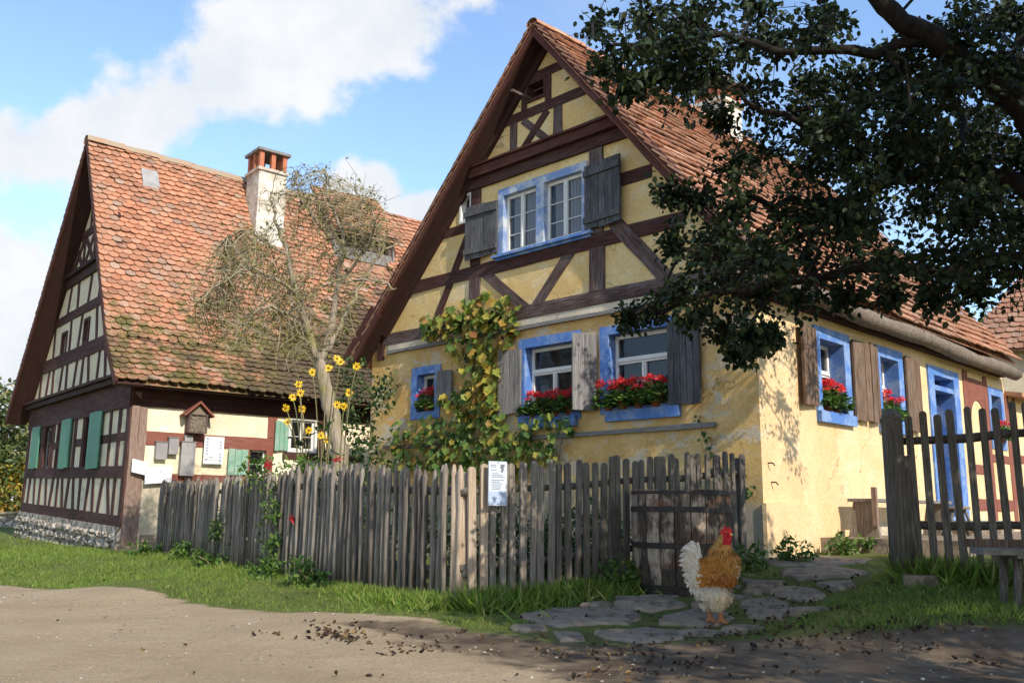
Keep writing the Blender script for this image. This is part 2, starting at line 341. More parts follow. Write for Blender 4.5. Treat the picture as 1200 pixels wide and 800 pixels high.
m = NM('ridge mortar', .9, .15); a = m.mix(m.ramp(m.noise(5, 7, .7), [(.4, 0.), (.6, 1.)]), (.36, .23, .15), (.30, .26, .19)); a = m.mix(m.ramp(m.noise(3, 6, .7), [(.62, 0.), (.7, .9)]), a, (.52, .29, .04)); m.color(a); m.bump(m.noise(20, 5), .6, .02); M['ridge'] = m.m
m = NM('rubble stone', .9, .2); vo = m.n('ShaderNodeTexVoronoi', feature='F1'); vo.inputs['Scale'].default_value = 4.2; m.l(m.tc, vo.inputs['Vector'])
ve = m.n('ShaderNodeTexVoronoi', feature='DISTANCE_TO_EDGE'); ve.inputs['Scale'].default_value = 4.2; m.l(m.tc, ve.inputs['Vector'])
a = m.mix(.6, m.ramp(m.noise(6, 6), [(.3, (.26, .22, .17)), (.7, (.48, .43, .35))]), m.ramp(vo.outputs['Color'], [(.2, (.30, .25, .2)), (.8, (.5, .46, .4))]))
a = m.mix(m.ramp(ve.outputs['Distance'], [(.02, 1.), (.08, 0.)]), a, (.20, .175, .14)); m.color(a)
m.bump(m.math('ADD', m.ramp(ve.outputs['Distance'], [(0, 0.), (.2, 1.)]), m.math('MULTIPLY', m.noise(20, 5), .3)), 1.0, .06); M['rubble'] = m.m
m = NM('flag stone', .85, .3); a = m.mix(m.ramp(m.noise(2.5, 7, .65), [(.35, 0.), (.65, 1.)]), (.19, .145, .10), (.32, .25, .175)); a = m.mix(m.ramp(m.noise(4, 9, .75), [(.50, 0.), (.60, .85)]), a, (.10, .08, .06)); a = m.mix(m.ramp(m.noise(7, 8, .7), [(.58, 0.), (.66, .7)]), a, (.085, .10, .03)); m.color(a); m.bump(m.noise(9, 8, .7), .6, .03); M['flag'] = m.m
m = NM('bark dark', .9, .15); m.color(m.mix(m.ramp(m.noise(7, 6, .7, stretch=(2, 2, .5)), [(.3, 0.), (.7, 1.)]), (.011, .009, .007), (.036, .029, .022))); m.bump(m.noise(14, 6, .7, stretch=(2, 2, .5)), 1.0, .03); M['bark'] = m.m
m = NM('bark mossy', .9, .15); a = m.mix(m.ramp(m.noise(8, 6, .7, stretch=(2, 2, .5)), [(.3, 0.), (.7, 1.)]), (.19, .155, .115), (.40, .335, .26)); a = m.mix(m.ramp(m.noise(2.5, 5, .7), [(.5, 0.), (.66, .7)]), a, (.26, .25, .06)); m.color(a); m.bump(m.noise(16, 6, .7, stretch=(2, 2, .5)), 1.0, .03); M['bark_moss'] = m.m
m = NM('twig', .9, .15); m.color(m.ramp(m.island(), [(0, (.12, .10, .07)), (.45, (.25, .215, .14)), (.75, (.27, .24, .10)), (1, (.38, .33, .25))])); M['twig'] = m.m
def leafm(name, stops, tr=.3, rough=.5, spec=.35):
    m = NM(name, rough, spec); c = m.ramp(m.island(), stops); m.color(c); m.translucent(tr, c); return m.m
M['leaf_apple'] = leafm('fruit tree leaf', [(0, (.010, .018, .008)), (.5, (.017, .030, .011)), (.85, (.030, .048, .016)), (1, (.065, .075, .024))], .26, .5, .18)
M['leaf_vine'] = leafm('vine leaf', [(0, (.05, .10, .02)), (.3, (.11, .18, .03)), (.55, (.24, .28, .045)), (.78, (.44, .37, .06)), (.92, (.36, .20, .05)), (1, (.20, .08, .03))], .35)
M['leaf_vine_low'] = leafm('low vine leaf', [(0, (.045, .10, .024)), (.45, (.10, .18, .034)), (.8, (.20, .25, .045)), (.93, (.34, .29, .05)), (1, (.30, .16, .05))], .35)
M['leaf_vine_green'] = leafm('green vine leaf', [(0, (.02, .05, .016)), (.5, (.045, .095, .022)), (.9, (.10, .15, .03)), (1, (.24, .24, .05))], .3)
M['leaf_old_tree'] = leafm('sparse tree leaf', [(0, (.10, .11, .02)), (.5, (.19, .19, .035)), (.85, (.28, .24, .05)), (1, (.30, .20, .07))], .4)
M['leaf_bush'] = leafm('bush leaf', [(0, (.02, .045, .015)), (.6, (.05, .095, .024)), (1, (.11, .15, .035))], .3)
M['leaf_geranium'] = leafm('geranium leaf', [(0, (.03, .075, .014)), (.6, (.07, .15, .026)), (1, (.14, .22, .045))], .3)
M['leaf_autumn'] = leafm('autumn leaf', [(0, (.06, .10, .02)), (.5, (.16, .18, .03)), (.75, (.40, .28, .03)), (1, (.42, .18, .03))], .3)
M['leaf_far'] = leafm('far leaf', [(0, (.05, .09, .025)), (.6, (.11, .14, .04)), (1, (.22, .20, .07))], .3)
M['leaf_dead'] = leafm('fallen leaf', [(0, (.018, .012, .008)), (.5, (.05, .03, .018)), (.8, (.11, .06, .03)), (1, (.24, .16, .06))], .1, .7)
M['grass'] = leafm('grass', [(0, (.085, .15, .016)), (.5, (.145, .235, .03)), (.85, (.22, .30, .05)), (1, (.38, .35, .13))], .35, .6)
M['weed'] = leafm('weed leaf', [(0, (.04, .09, .016)), (.6, (.085, .17, .028)), (1, (.17, .24, .05))], .3)
M['petal_red'] = leafm('geranium petal', [(0, (.62, .012, .016)), (.6, (.80, .025, .03)), (1, (.85, .09, .08))], .25)
M['petal_yellow'] = leafm('yellow petal', [(0, (.72, .42, .01)), (1, (.85, .58, .02))], .3)
M['rose_red'] = leafm('rose petal', [(0, (.28, .005, .01)), (1, (.42, .01, .02))], .2)
m = NM('flower disc', .9); m.color((.20, .09, .015)); M['disc'] = m.m
m = NM('stem', .8); m.color(m.ramp(m.island(), [(0, (.10, .12, .04)), (1, (.22, .18, .10))])); M['stem'] = m.m
# ground: dirt road, grass, damp mud
m = NM('ground', .95, .2)
at_d = m.n('ShaderNodeAttribute', attribute_name='grassy').outputs['Fac']; at_w = m.n('ShaderNodeAttribute', attribute_name='muddy').outputs['Fac']
dirt = m.mix(m.ramp(m.noise(.9, 8, .65), [(.35, 0.), (.65, 1.)]), (.40, .30, .175), (.50, .39, .25))
dirt = m.mix(.5, dirt, m.ramp(m.noise(140, 5, .8), [(.36, (.45, .42, .38)), (.58, (1, 1, 1))]), 'MULTIPLY')
dirt = m.mix(m.ramp(m.noise(60, 4, .7), [(.38, .55), (.52, 0.)]), dirt, (.19, .135, .09))
dirt = m.mix(m.ramp(m.noise(90, 3, .7), [(.60, 0.), (.64, .6)]), dirt, (.40, .34, .26))
mud = m.mix(m.ramp(m.noise(3, 7, .7), [(.4, 0.), (.6, 1.)]), (.085, .060, .038), (.19, .14, .092))
dirt = m.mix(m.ramp(m.math('ADD', at_w, m.math('MULTIPLY', m.math('SUBTRACT', m.noise(2.2, 7, .7), .5), 1.2)), [(.42, 0.), (.62, 1.)]), dirt, mud)
gr = m.mix(m.ramp(m.noise(1.4, 7, .7), [(.35, 0.), (.65, 1.)]), (.075, .092, .020), (.135, .155, .036))
gr = m.mix(m.ramp(m.noise(5, 7, .7), [(.55, 0.), (.72, .7)]), gr, (.12, .09, .05))
f = m.ramp(m.math('ADD', at_d, m.math('MULTIPLY', m.math('SUBTRACT', m.noise(3.5, 8, .7), .5), .5)), [(.46, 0.), (.54, 1.)])
wet = m.math('MULTIPLY', m.math('SUBTRACT', at_w, .62), m.noise(1.1, 5, .6)); m.l(m.ramp(wet, [(.14, .95), (.20, .32)]), m.b.inputs['Roughness'])
m.color(m.mix(f, dirt, gr)); m.bump(m.math('ADD', m.noise(4, 9, .72), m.math('MULTIPLY', m.noise(50, 6, .75), .35)), .9, .05); M['ground'] = m.m

# ------------------------------------------------------------------ the lie of the land
CTRL = np.array([(0, 0, 0), (-6, 2, 0), (6, 2, .08), (0, 4.8, .02), (-3, 5, 0), (3, 5, .07), (-7, 8, -.02), (-6, 11, .0), (-3, 8, .02), (0, 6.5, .03), (1.6, 7.1, .03), (-.4, 7.9, .09), (-2.5, 10.5, .13), (-5.8, 15.4, .12),
    (-7.4, 17.5, .06), (-12, 23, .1), (-12, 14, .0), (-20, 30, .2), (0, 40, .4), (20, 30, .6), (1, 8.9, .17), (1.5, 8.5, .18), (2.9, 10.4, .42), (2.3, 9.6, .36), (3.2, 8, .38), (2.6, 7.4, .2), (3.4, 6.3, .28), (4.6, 5.5, .2), (4.6, 11.5, .46), (8, 14, .47), (-2, 12, .2), (-4, 16, .2), (6, 9, .45), (0, 10.5, .25)])
def ground_z(x, y):
    x = np.asarray(x, float); y = np.asarray(y, float)
    d2 = (x[..., None]-CTRL[:, 0])**2+(y[..., None]-CTRL[:, 1])**2
    w = 1/(d2+.35)**2
    return (w*CTRL[:, 2]).sum(-1)/w.sum(-1)
def gz(x, y): return float(ground_z(np.array([x]), np.array([y]))[0])
DIRT = [(-60, 26), (-25, 17.5), (-12, 13.2), (-5.94, 10.9), (-4.73, 10.23), (-3.71, 9.54), (-2.68, 8.5), (-1.91, 7.9), (-1.22, 7.6), (-.64, 7.27), (-.15, 6.85), (.45, 6.3), (1.0, 6.2), (1.7, 6.35), (2.4, 6.1), (3.2, 5.85), (6, 5.2), (30, 2), (60, -60), (-60, -60)]
def poly_sd(px, py, poly):   # signed distance, positive outside the polygon
    px = np.asarray(px, float); py = np.asarray(py, float); d = np.full(px.shape, 1e9); ins = np.zeros(px.shape, bool)
    for i in range(len(poly)):
        ax, ay = poly[i]; bx, by = poly[(i+1) % len(poly)]
        ex, ey = bx-ax, by-ay; t = np.clip(((px-ax)*ex+(py-ay)*ey)/(ex*ex+ey*ey+1e-12), 0, 1)
        d = np.minimum(d, np.hypot(px-ax-t*ex, py-ay-t*ey))
        c = ((ay > py) != (by > py)) & (px < (bx-ax)*(py-ay)/((by-ay)+1e-12)+ax); ins ^= c
    return np.where(ins, -d, d)
def axis(lo, hi, step, far):
    a = list(np.arange(lo, hi+1e-6, step)); s = step; x = hi; up = []
    while x < far: s *= 1.35; x += s; up.append(x)
    s = step; x = lo; dn = []
    while x > -far: s *= 1.35; x -= s; dn.append(x)
    return np.array(dn[::-1]+a+up)
gx = axis(-8, 5.5, .1, 700); gy = axis(3, 14, .1, 700)
GX, GY = np.meshgrid(gx, gy, indexing='ij')
GZ = ground_z(GX, GY)
near = (np.abs(GX+1) < 12) & (np.abs(GY-9) < 12)
GZ = GZ+np.where(near, .012*np.sin(GX*3.1+1.3*np.sin(GY*2.3))*np.cos(GY*2.7), 0)
sdist = poly_sd(GX, GY, DIRT)
grassy = np.clip(.5+sdist*.9, 0, 1)
MUD = [(-1.3, 7.1), (-.4, 7.25), (.3, 7.6), (1.2, 7.9), (2.2, 9.2), (3.0, 9.0), (2.8, 7.6), (3.4, 6.2), (4, 5.4), (3, 4.5), (.5, 4.6), (-.1, 5.8)]
muddy = np.clip(.5-poly_sd(GX, GY, MUD)*.9, 0, 1)
nxv, nyv = GX.shape
idx = np.arange(nxv*nyv).reshape(nxv, nyv)
gf = np.stack([idx[:-1, :-1], idx[1:, :-1], idx[1:, 1:], idx[:-1, 1:]], -1).reshape(-1, 4).tolist()
g_o = mesh_obj('ground', np.stack([GX, GY, GZ], -1).reshape(-1, 3), gf, M['ground'], None, True, attr={'grassy': grassy.ravel(), 'muddy': muddy.ravel()})
tag(g_o, kind='structure')
# ------------------------------------------------------------------ house building kit
class Frame:
    """wall coordinates of a house: s up the gable side, t along the long side, z up"""
    def __init__(f, c, yaw):
        f.c = np.array(c, float); f.A = np.array([-math.sin(yaw), math.cos(yaw), 0]); f.B = np.array([math.cos(yaw), math.sin(yaw), 0]); f.Z = np.array([0, 0, 1.])
    def p(f, s, t, z): return f.c+f.A*s+f.B*t+f.Z*z
    def gable(f, u, z, o=0): return f.p(u, -o, z)
    def side(f, u, z, o=0): return f.p(-o, u, z)
def pbox(mb, P, u0, u1, z0, z1, o0, o1):
    mb.hexa([P(u0, z0, o0), P(u1, z0, o0), P(u1, z0, o1), P(u0, z0, o1), P(u0, z1, o0), P(u1, z1, o0), P(u1, z1, o1), P(u0, z1, o1)])
def pbeam(mb, P, a, b, w, o0, o1, jit=.006, w2=None):
    """hewn timber from a to b on a wall, slightly wavy along its length"""
    a = np.array(a, float); b = np.array(b, float); L = np.linalg.norm(b-a); d = (b-a)/L; nrm = np.array([-d[1], d[0]])
    n = max(1, int(L/.4)); base = len(mb.v); w2 = w2 or w
    for i in range(n+1):
        q = a+d*L*i/n; ww = (w+(w2-w)*i/n)/2
        j = [random.uniform(-jit, jit) for _ in range(4)]
        l = q-nrm*(ww+j[0]); r = q+nrm*(ww+j[1]); oo = o1+j[2]*.6
        al = L*i/n
        for q_, (e_, f_) in enumerate(((-ww, o0), (-ww, oo), (ww, oo), (ww, o0))): mb.g[len(mb.v)+q_] = (al, e_, f_)
        mb.v.extend([tuple(P(l[0], l[1], o0)), tuple(P(l[0], l[1], oo)), tuple(P(r[0], r[1], oo)), tuple(P(r[0], r[1], o0))])
    for i in range(n):
        for k in range(4):
            mb.f.append([base+i*4+k, base+i*4+(k+1) % 4, base+(i+1)*4+(k+1) % 4, base+(i+1)*4+k])
    mb.f.append([base, base+3, base+2, base+1]); mb.f.append([base+n*4+k for k in range(4)])
def beam(name, mat, parent, P, a, b, w, o0=-.03, o1=.018, **k):
    mb = MB(); pbeam(mb, P, a, b, w, o0, o1, **k); return mb.build(name, mat, parent)
def wall_sheet(mb, P, outer, holes, depth=.3, o=0):
    loops = [outer]+[[(h[0], h[2]), (h[1], h[2]), (h[1], h[3]), (h[0], h[3])] for h in holes]
    flat = [q for l in loops for q in l]
    tri = tessellate_polygon([[Vector((q[0], q[1], 0)) for q in l] for l in loops])
    mb.add([P(q[0], q[1], o) for q in flat], [list(t) for t in tri])
    for l in loops[1:]:
        n = len(l); mb.add([P(q[0], q[1], o) for q in l]+[P(q[0], q[1], o-depth) for q in l], [[i, (i+1) % n, n+(i+1) % n, n+i] for i in range(n)])
def ring(mb, P, U0, U1, Z0, Z1, u0, u1, z0, z1, o0, o1):
    pbox(mb, P, U0, U1, Z0, z0, o0, o1); pbox(mb, P, U0, U1, z1, Z1, o0, o1-.002)
    pbox(mb, P, U0, u0, z0, z1, o0, o1-.001); pbox(mb, P, u1, U1, z0, z1, o0, o1-.001)
def window(parent, P, outer, inner, mat, depth=.22, o1=.022, transom=None, leaves=2, bars=0, curtain=None, sill=None, frame_w=.055, so=-.13):
    """surround with reveal > sash, glass pane, curtain, sill"""
    U0, U1, Z0, Z1 = outer; u0, u1, z0, z1 = inner
    mb = MB(); ring(mb, P, U0, U1, Z0, Z1, u0, u1, z0, z1, -depth, o1); w = mb.build('window', mat, parent)
    mb = MB(); f = frame_w; g = .004
    ring(mb, P, u0+g, u1-g, z0+g, z1-g, u0+f, u1-f, z0+f, z1-f, so-.05, so)
    zt = z1-f
    if transom:
        pbox(mb, P, u0+f, u1-f, transom-.045, transom+.045, so-.045, so+.012); zt = transom-.045
        pbox(mb, P, u0+f, u1-f, transom-.012, transom+.012, so+.012, so+.03)
    for i in range(1, leaves):
        um = u0+(u1-u0)*i/leaves; pbox(mb, P, um-.036, um+.036, z0+f, zt, so-.044, so+.008); pbox(mb, P, um-.012, um+.012, z0+f, zt, so+.008, so+.022)
    for i in range(1, bars+1):
        zb = z0+(zt-z0)*i/(bars+1); pbox(mb, P, u0+f, u1-f, zb-.006, zb+.006, so-.03, so-.012)
    mb.build('sash', M['white'], w)
    mb = MB(); pbox(mb, P, u0+f, u1-f, z0+f, z1-f, so-.028, so-.022); mb.build('glass_pane', M['glass'], w)
    if curtain:
        mb = MB()
        for (ca, cb) in curtain:
            n = 10
            for i in range(n):
                a = ca+(cb-ca)*i/n; b = ca+(cb-ca)*(i+1)/n; oo = so-.035-.012*(i % 2)
                pbox(mb, P, a, b, z0+.01, z1-.01, oo-.01, oo)
        mb.build('curtain', M['curtain'], w)
    mb = MB(); pbox(mb, P, u0-.02, u1+.02, z0-.02, z1+.02, -depth-.32, -depth-.30); mb.build('dark_interior', M['room'], w)
    if sill:
        mb = MB(); pbox(mb, P, *sill); mb.build('sill', mat, w)
    return w
def shutter(parent, P, u0, u1, z0, z1, mat, boards=4, battens=True, o=.03, swing=0.0, name='shutter', hinge=None, slope=0.0):
    """board shutter lying open against the wall; swing turns it out about its hinge side u0"""
    mb = MB(); n = boards; hu = u0 if hinge is None else hinge
    def Q(u, z, oo):
        r = u-hu; sg = 1 if r >= 0 else -1
        return P(hu+r*math.cos(swing)-sg*(oo-o)*0, z+slope*r, o+abs(r)*math.sin(swing)+(oo-o)*math.cos(swing))
    for i in range(n):
        a = u0+(u1-u0)*i/n; b = u0+(u1-u0)*(i+1)/n; e = .004*(1 if b > a else -1)
        pbox(mb, Q, a+e, b-e, z0+random.uniform(-.012, .012), z1+random.uniform(-.012, .012), o, o+.028+random.uniform(0, .006))
    s = mb.build(name, mat, parent)
    if battens:
        h = z1-z0
        for zc in (z0+h*.14, z1-h*.14):
            mb = MB(); pbox(mb, Q, u0, u1, zc-.045, zc+.045, o+.034, o+.06); mb.build('batten', mat, s)
    return s
def roof_tiles(mb, o, u, v, nrm, L, H, tw=.18, ex=.16, thick=.016, clip=None, jv=1.0, tail=.042):
    """plain tiles with rounded tails laid in courses over a slope (o eave corner, u along eave, v up)"""
    rows = int(H/ex)+1; cols = int(L/tw)+1
    o, u, v, nrm = [np.array(a, float) for a in (o, u, v, nrm)]
    wob = [random.uniform(-1, 1) for _ in range(40)]
    for r in range(rows):
        for c in range(-1, cols+1):
            u0 = c*tw+(tw/2 if r % 2 else 0)+random.uniform(-.006, .006); v0 = r*ex+jv*(random.uniform(-.014, .014)+.022*math.sin(u0*1.3+r*.35)+.012*math.sin(u0*4.1+r))
            ua, ub = max(u0+.003, 0), min(u0+tw-.003, L)
            if ub-ua < .04: continue
            v1 = min(v0+ex*1.55, H)
            if clip and clip((ua+ub)/2, v0+ex*.5): continue
            sag = .03*math.sin(u0*.9+wob[r % 40]*.2)+random.uniform(-.006, .006); lift = .05+random.uniform(-.006, .010)
            um = (ua+ub)/2; w = ub-ua; k = tail+random.uniform(-.006, .006)
            pts2 = [(ua, v1, .0), (ua, v0+k, lift), (ua+w*.2, v0+k*.30, lift), (um, v0, lift), (ub-w*.2, v0+k*.30, lift), (ub, v0+k, lift), (ub, v1, .0)]
            tp = [o+u*a+v*b+nrm*(h+sag+thick) for a, b, h in pts2]
            bt = [o+u*a+v*b+nrm*(h+sag) for a, b, h in pts2]
            n = 7
            mb.add(tp+bt, [list(range(n))]+[[i, n+i, n+(i+1) % n, (i+1) % n] for i in range(n-1)])
def ridge_caps(mb, a, b, n, rad=.13, drop=.05):
    a = np.array(a, float); b = np.array(b, float); d = (b-a)/n; w = np.cross(d/np.linalg.norm(d), [0, 0, 1.])
    for i in range(n):
        p = a+d*i; q = a+d*(i+1.12); rr = rad+random.uniform(-.008, .008); base = []; zz = random.uniform(-.012, .012)
        for (c, r2) in ((p, rr*.94), (q, rr*1.04)):
            for k in range(7):
                t = math.pi*k/6; base.append(c+w*r2*math.cos(t)+np.array([0, 0, r2*math.sin(t)*.9-drop+zz]))
        mb.add(base, [[k, k+1, 7+k+1, 7+k] for k in range(6)]+[list(range(7, 14))])

# ------------------------------------------------------------------ the yellow farmhouse
F1 = Frame((2.893, 10.5, .464), R(45.2)); G = F1.gable; S = F1.side
GW = 7.55; AX, AZ = 3.35, 7.48; SL, SR = 1.057, 1.225
house = thing('yellow_farmhouse', F1.p(0, 0, 0), 'yellow plastered farmhouse with a timbered gable, blue windows and a tiled roof', 'house')
HL = 8.6
gable_holes = [(2.24, 1.25, 1.72, 2.86), (3.86, 2.78, 1.72, 2.88), (6.36, 5.74, 1.96, 2.72), (4.32, 2.64, 4.34, 5.32), (5.28, 5.04, 5.06, 5.5), (3.80, 3.40, 6.68, 6.98)]
gable_holes = [(min(a, b), max(a, b), c, d) for a, b, c, d in gable_holes]
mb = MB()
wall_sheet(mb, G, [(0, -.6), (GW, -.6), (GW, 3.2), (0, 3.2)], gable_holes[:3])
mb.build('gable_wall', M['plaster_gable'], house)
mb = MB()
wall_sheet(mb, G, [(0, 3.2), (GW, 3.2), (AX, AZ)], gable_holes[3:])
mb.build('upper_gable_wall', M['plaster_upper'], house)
side_holes = [(1.44, 2.43, 1.66, 2.83), (3.32, 4.22, 1.66, 2.83), (5.3, 6.57, .42, 2.77), (8.14, 8.92, 1.64, 2.72)]
mb = MB()
wall_sheet(mb, S, [(0, -.6), (12, -.6), (12, 2.72), (9.1, 2.72), (8.95, 3.3), (0, 3.3)], side_holes)
mb.add([F1.p(GW, 0, -.6), F1.p(GW, 9, -.6), F1.p(GW, 9, 3.2), F1.p(GW, 0, 3.2)], [(0, 1, 2, 3)])
mb.add([F1.p(0, 9, -.6), F1.p(GW, 9, -.6), F1.p(GW, 9, 3.2), F1.p(AX, 9, AZ), F1.p(0, 9, 3.2)], [(0, 1, 2, 3, 4)])
mb.add([F1.p(0, 12, -.6), F1.p(4, 12, -.6), F1.p(4, 12, 3), F1.p(0, 12, 2.72)], [(0, 1, 2, 3)])
mb.build('long_wall', M['plaster_side'], house)
# plinth with an uneven top at the corner
mb = MB(); prof = [(0.0, .56), (.45, .58), (.9, .54), (1.25, .46), (1.6, .2), (1.75, -.5)]
pts = [(-.03, -.6)]+[(1.75, -.6)]+[(a, b) for a, b in prof[::-1]]+[(-.03, .56)]
mb.prism([S(a, b, .001) for a, b in pts], F1.A*-.05); mb.build('plinth', M['plaster_side'], house)
mb = MB(); pbox(mb, S, 3.0, 12, -.6, .34, -.02, .05); mb.build('stone_base', M['plaster_grey'], house)
# timbers of the gable
T = M['timber']; TW = M['timber_worn']
for (a, b, w, o1, mt) in [((7.22, 3.35), (.25, 3.35), .20, .022, TW), ((6.5, 4.17), (.98, 4.17), .21, .020, T), ((5.78, 4.95), (4.95, 4.95), .16, .019, T), ((2.26, 4.95), (1.46, 4.95), .19, .019, T),
        ((2.41, 3.45), (2.41, 4.065), .27, .03, TW), ((2.41, 4.275), (2.41, 5.53), .25, .03, TW), ((4.91, 3.45), (4.91, 4.065), .24, .03, TW), ((4.91, 4.275), (4.91, 5.53), .22, .03, T),
        ((5.02, 4.95), (5.92, 3.36), .15, .014, T), ((4.76, 4.17), (3.74, 3.36), .17, .016, TW), ((2.85, 4.16), (3.63, 3.36), .18, .016, TW), ((2.12, 4.40), (1.20, 3.37), .21, .026, TW),
        ((4.36, 6.5), (2.55, 6.5), .15, .02, T), ((4.08, 5.94), (4.08, 6.42), .14, .018, TW), ((3.15, 5.94), (3.15, 6.42), .17, .018, TW), ((3.88, 6.42), (3.36, 5.95), .12, .012, TW), ((3.36, 6.42), (3.86, 5.95), .12, .017, T),
        ((3.80, 7.06), (3.04, 7.06), .15, .02, T), ((3.85, 6.58), (3.85, 6.985), .11, .026, T), ((3.345, 6.58), (3.345, 6.985), .11, .026, T)]:
    beam('beam', mt, house, G, a, b, w, o1=o1)
for (s, z0, z1, w) in [(7.3, 3.0, 3.42, .17), (4.15, 3.0, 3.14, .27), (.14, 2.98, 3.3, .22)]:
    beam('beam_end', T, house, G, (s, z0), (s, z1), w, o0=-.05, o1=.03)
mb = MB(); pbeam(mb, G, (5.18, 5.62), (1.78, 5.62), .17, -.03, .05); mb.build('beam', T, house)
mb = MB(); pbeam(mb, G, (4.98, 5.79), (1.92, 5.79), .15, -.03, .13); pbeam(mb, G, (4.93, 5.885), (1.98, 5.885), .035, -.03, .17); mb.build('cornice', M['barge'], house)
mb = MB(); pbox(mb, G, .3, 7.1, 3.14, 3.245, -.01, .012); mb.build('plaster_band', plaster('pale band', (.62, .53, .38), (.66, .58, .44), (.5, .4, .26), (.5, .47, .42), .6, .5), house)
mb = MB(); pbeam(mb, G, (7.1, 3.11), (4.3, 3.11), .055, -.01, .06); mb.build('ledge_board', M['grey_board'], house)
mb = MB(); pbeam(mb, G, (4.0, 3.11), (.3, 3.11), .055, -.01, .06); mb.build('ledge_board', M['grey_board'], house)
mb = MB(); pbeam(mb, G, (3.75, 1.475), (.58, 1.49), .06, .0, .05); mb.build('trellis_board', M['grey_board'], house)
mb = MB(); pbeam(mb, G, (7.1, 1.47), (4.6, 1.47), .06, .0, .05); mb.build('trellis_board', M['timber_worn'], house)
# barge boards, soffits
for sg, k_ in ((1, SL), (-1, SR)):
    e = 7.74 if sg > 0 else -.27
    zt = 7.66; dn = lambda q: zt-k_*abs(q-AX)
    beam('barge_board', M['barge'], house, G, (AX, zt), (e, dn(e)), .20, o0=.30, o1=.345, jit=.004)
    beam('soffit_board', M['soffit'], house, G, (AX, zt-.075), (e, dn(e)-.075), .05, o0=.0, o1=.30, jit=.002)
    e2 = 7.2 if sg > 0 else .1
    beam('rafter', M['soffit'], house, G, (AX+sg*.02, zt-.16), (e2, dn(e2)-.16), .17, o0=.0, o1=.06)
beam('fascia_tip', M['barge'], house, G, (7.05, 3.80), (7.82, 2.98), .33, o0=.31, o1=.355, jit=.004)
# windows
BL, BW = M['blue'], M['blue_worn']
w = window(house, G, (1.12, 2.37, 1.72, 2.92), (1.25, 2.22, 1.80, 2.80), BL, transom=2.44, sill=(1.08, 2.25, 1.62, 1.76, -.02, .07))
w = window(house, G, (2.72, 3.92, 1.70, 2.94), (2.85, 3.79, 1.80, 2.80), BL, transom=2.44, sill=(2.78, 3.86, 1.60, 1.745, -.02, .07))
w = window(house, G, (5.69, 6.42, 1.90, 2.77), (5.82, 6.27, 2.02, 2.64), BL, leaves=1)
w = window(house, G, (3.50, 4.40, 4.325, 5.40), (3.58, 4.28, 4.345, 5.28), BW, leaves=2, bars=2, so=-.06, curtain=[(3.60, 3.88), (3.95, 4.15)])
w2 = window(house, G, (2.58, 3.497, 4.325, 5.398), (2.68, 3.42, 4.345, 5.28), BW, leaves=2, bars=2, so=-.06, curtain=[(2.70, 3.0), (3.08, 3.29)])
mb = MB(); pbox(mb, G, 2.46, 4.46, 4.28, 4.322, -.02, .10); pbox(mb, G, 2.5, 4.42, 4.24, 4.278, -.02, .05); mb.build('sill', M['blue'], w)
w = window(house, G, (5.02, 5.31, 5.04, 5.53), (5.06, 5.27, 5.08, 5.49), M['white'], leaves=1, frame_w=.025, so=-.06)
mb = MB(); ring(mb, G, 3.38, 3.82, 6.66, 7.0, 3.43, 3.77, 6.71, 6.95, -.25, .03); h = mb.build('hatch_opening', T, house)
mb = MB(); pbox(mb, G, 3.36, 3.84, 6.6, 7.05, -.5, -.48); mb.build('dark_interior', M['room'], h)
mb = MB(); mb.box(G(3.72, 6.72, .2), F1.B*-.22, F1.A*.02, F1.Z*.02); mb.box(G(3.56, 6.86, -.05), F1.A*.15, F1.Z*.008, F1.B*.008); mb.build('hatch_pole', TW, h)
# shutters
SG, SD, SB = M['shutter_grey'], M['shutter_dark'], M['shutter_brown']
shutter(house, G, 1.24, .74, 1.76, 2.86, SD, 5, False, swing=.06)
shutter(house, G, 2.40, 2.74, 1.78, 2.82, SG, 4, False, swing=1.0, o=.04)
shutter(house, G, 2.84, 2.50, 1.80, 2.80, SG, 3, False, swing=.45, o=.04)
shutter(house, G, 3.84, 4.26, 1.84, 2.80, SG, 4, False, swing=.12)
shutter(house, G, 5.74, 5.32, 2.08, 2.64, SG, 3, False, swing=.1)
shutter(house, G, 4.38, 5.05, 4.37, 5.24, SD, 5, True, swing=.1, slope=-.02)
shutter(house, G, 2.60, 1.90, 4.34, 5.30, SD, 5, True, swing=.1, slope=.02)
# long side: windows, door, timbers
w = window(house, S, (1.42, 2.46, 1.74, 2.86), (1.58, 2.28, 1.76, 2.70), BL, transom=2.3, depth=.28, so=-.2, leaves=2, sill=(1.42, 2.46, 1.60, 1.74, -.02, .07))
w = window(house, S, (3.30, 4.28, 1.74, 2.86), (3.46, 4.10, 1.76, 2.70), BL, transom=2.3, depth=.28, so=-.2, leaves=2, sill=(3.3, 4.28, 1.60, 1.74, -.02, .07))
w = window(house, S, (8.12, 8.95, 1.62, 2.74), (8.26, 8.80, 1.74, 2.60), BL, leaves=1, depth=.25, so=-.18)
mb = MB(); ring(mb, S, 5.26, 6.62, .36, 2.80, 5.50, 6.36, .42, 2.66, -.32, .03); pbox(mb, S, 5.5, 6.36, 2.42, 2.50, -.18, .02)
dr = mb.build('door_frame', BL, house)
mb = MB(); pbox(mb, S, 5.51, 6.35, .43, 2.41, -.30, -.24)
for k in range(5): pbox(mb, S, 5.54+k*.16, 5.68+k*.16, .46, 2.38, -.24, -.225)
d2 = mb.build('door', paint('dark blue door', (.035, .07, .19), (.10, .15, .28), .4), dr)
mb = MB(); pbox(mb, S, 5.51, 6.35, 2.51, 2.65, -.2, -.19); mb.build('fanlight', M['glass'], dr)
mb = MB(); pbox(mb, S, 5.62, 5.72, 1.38, 1.41, -.225, -.17); mb.build('handle', M['iron'], d2)
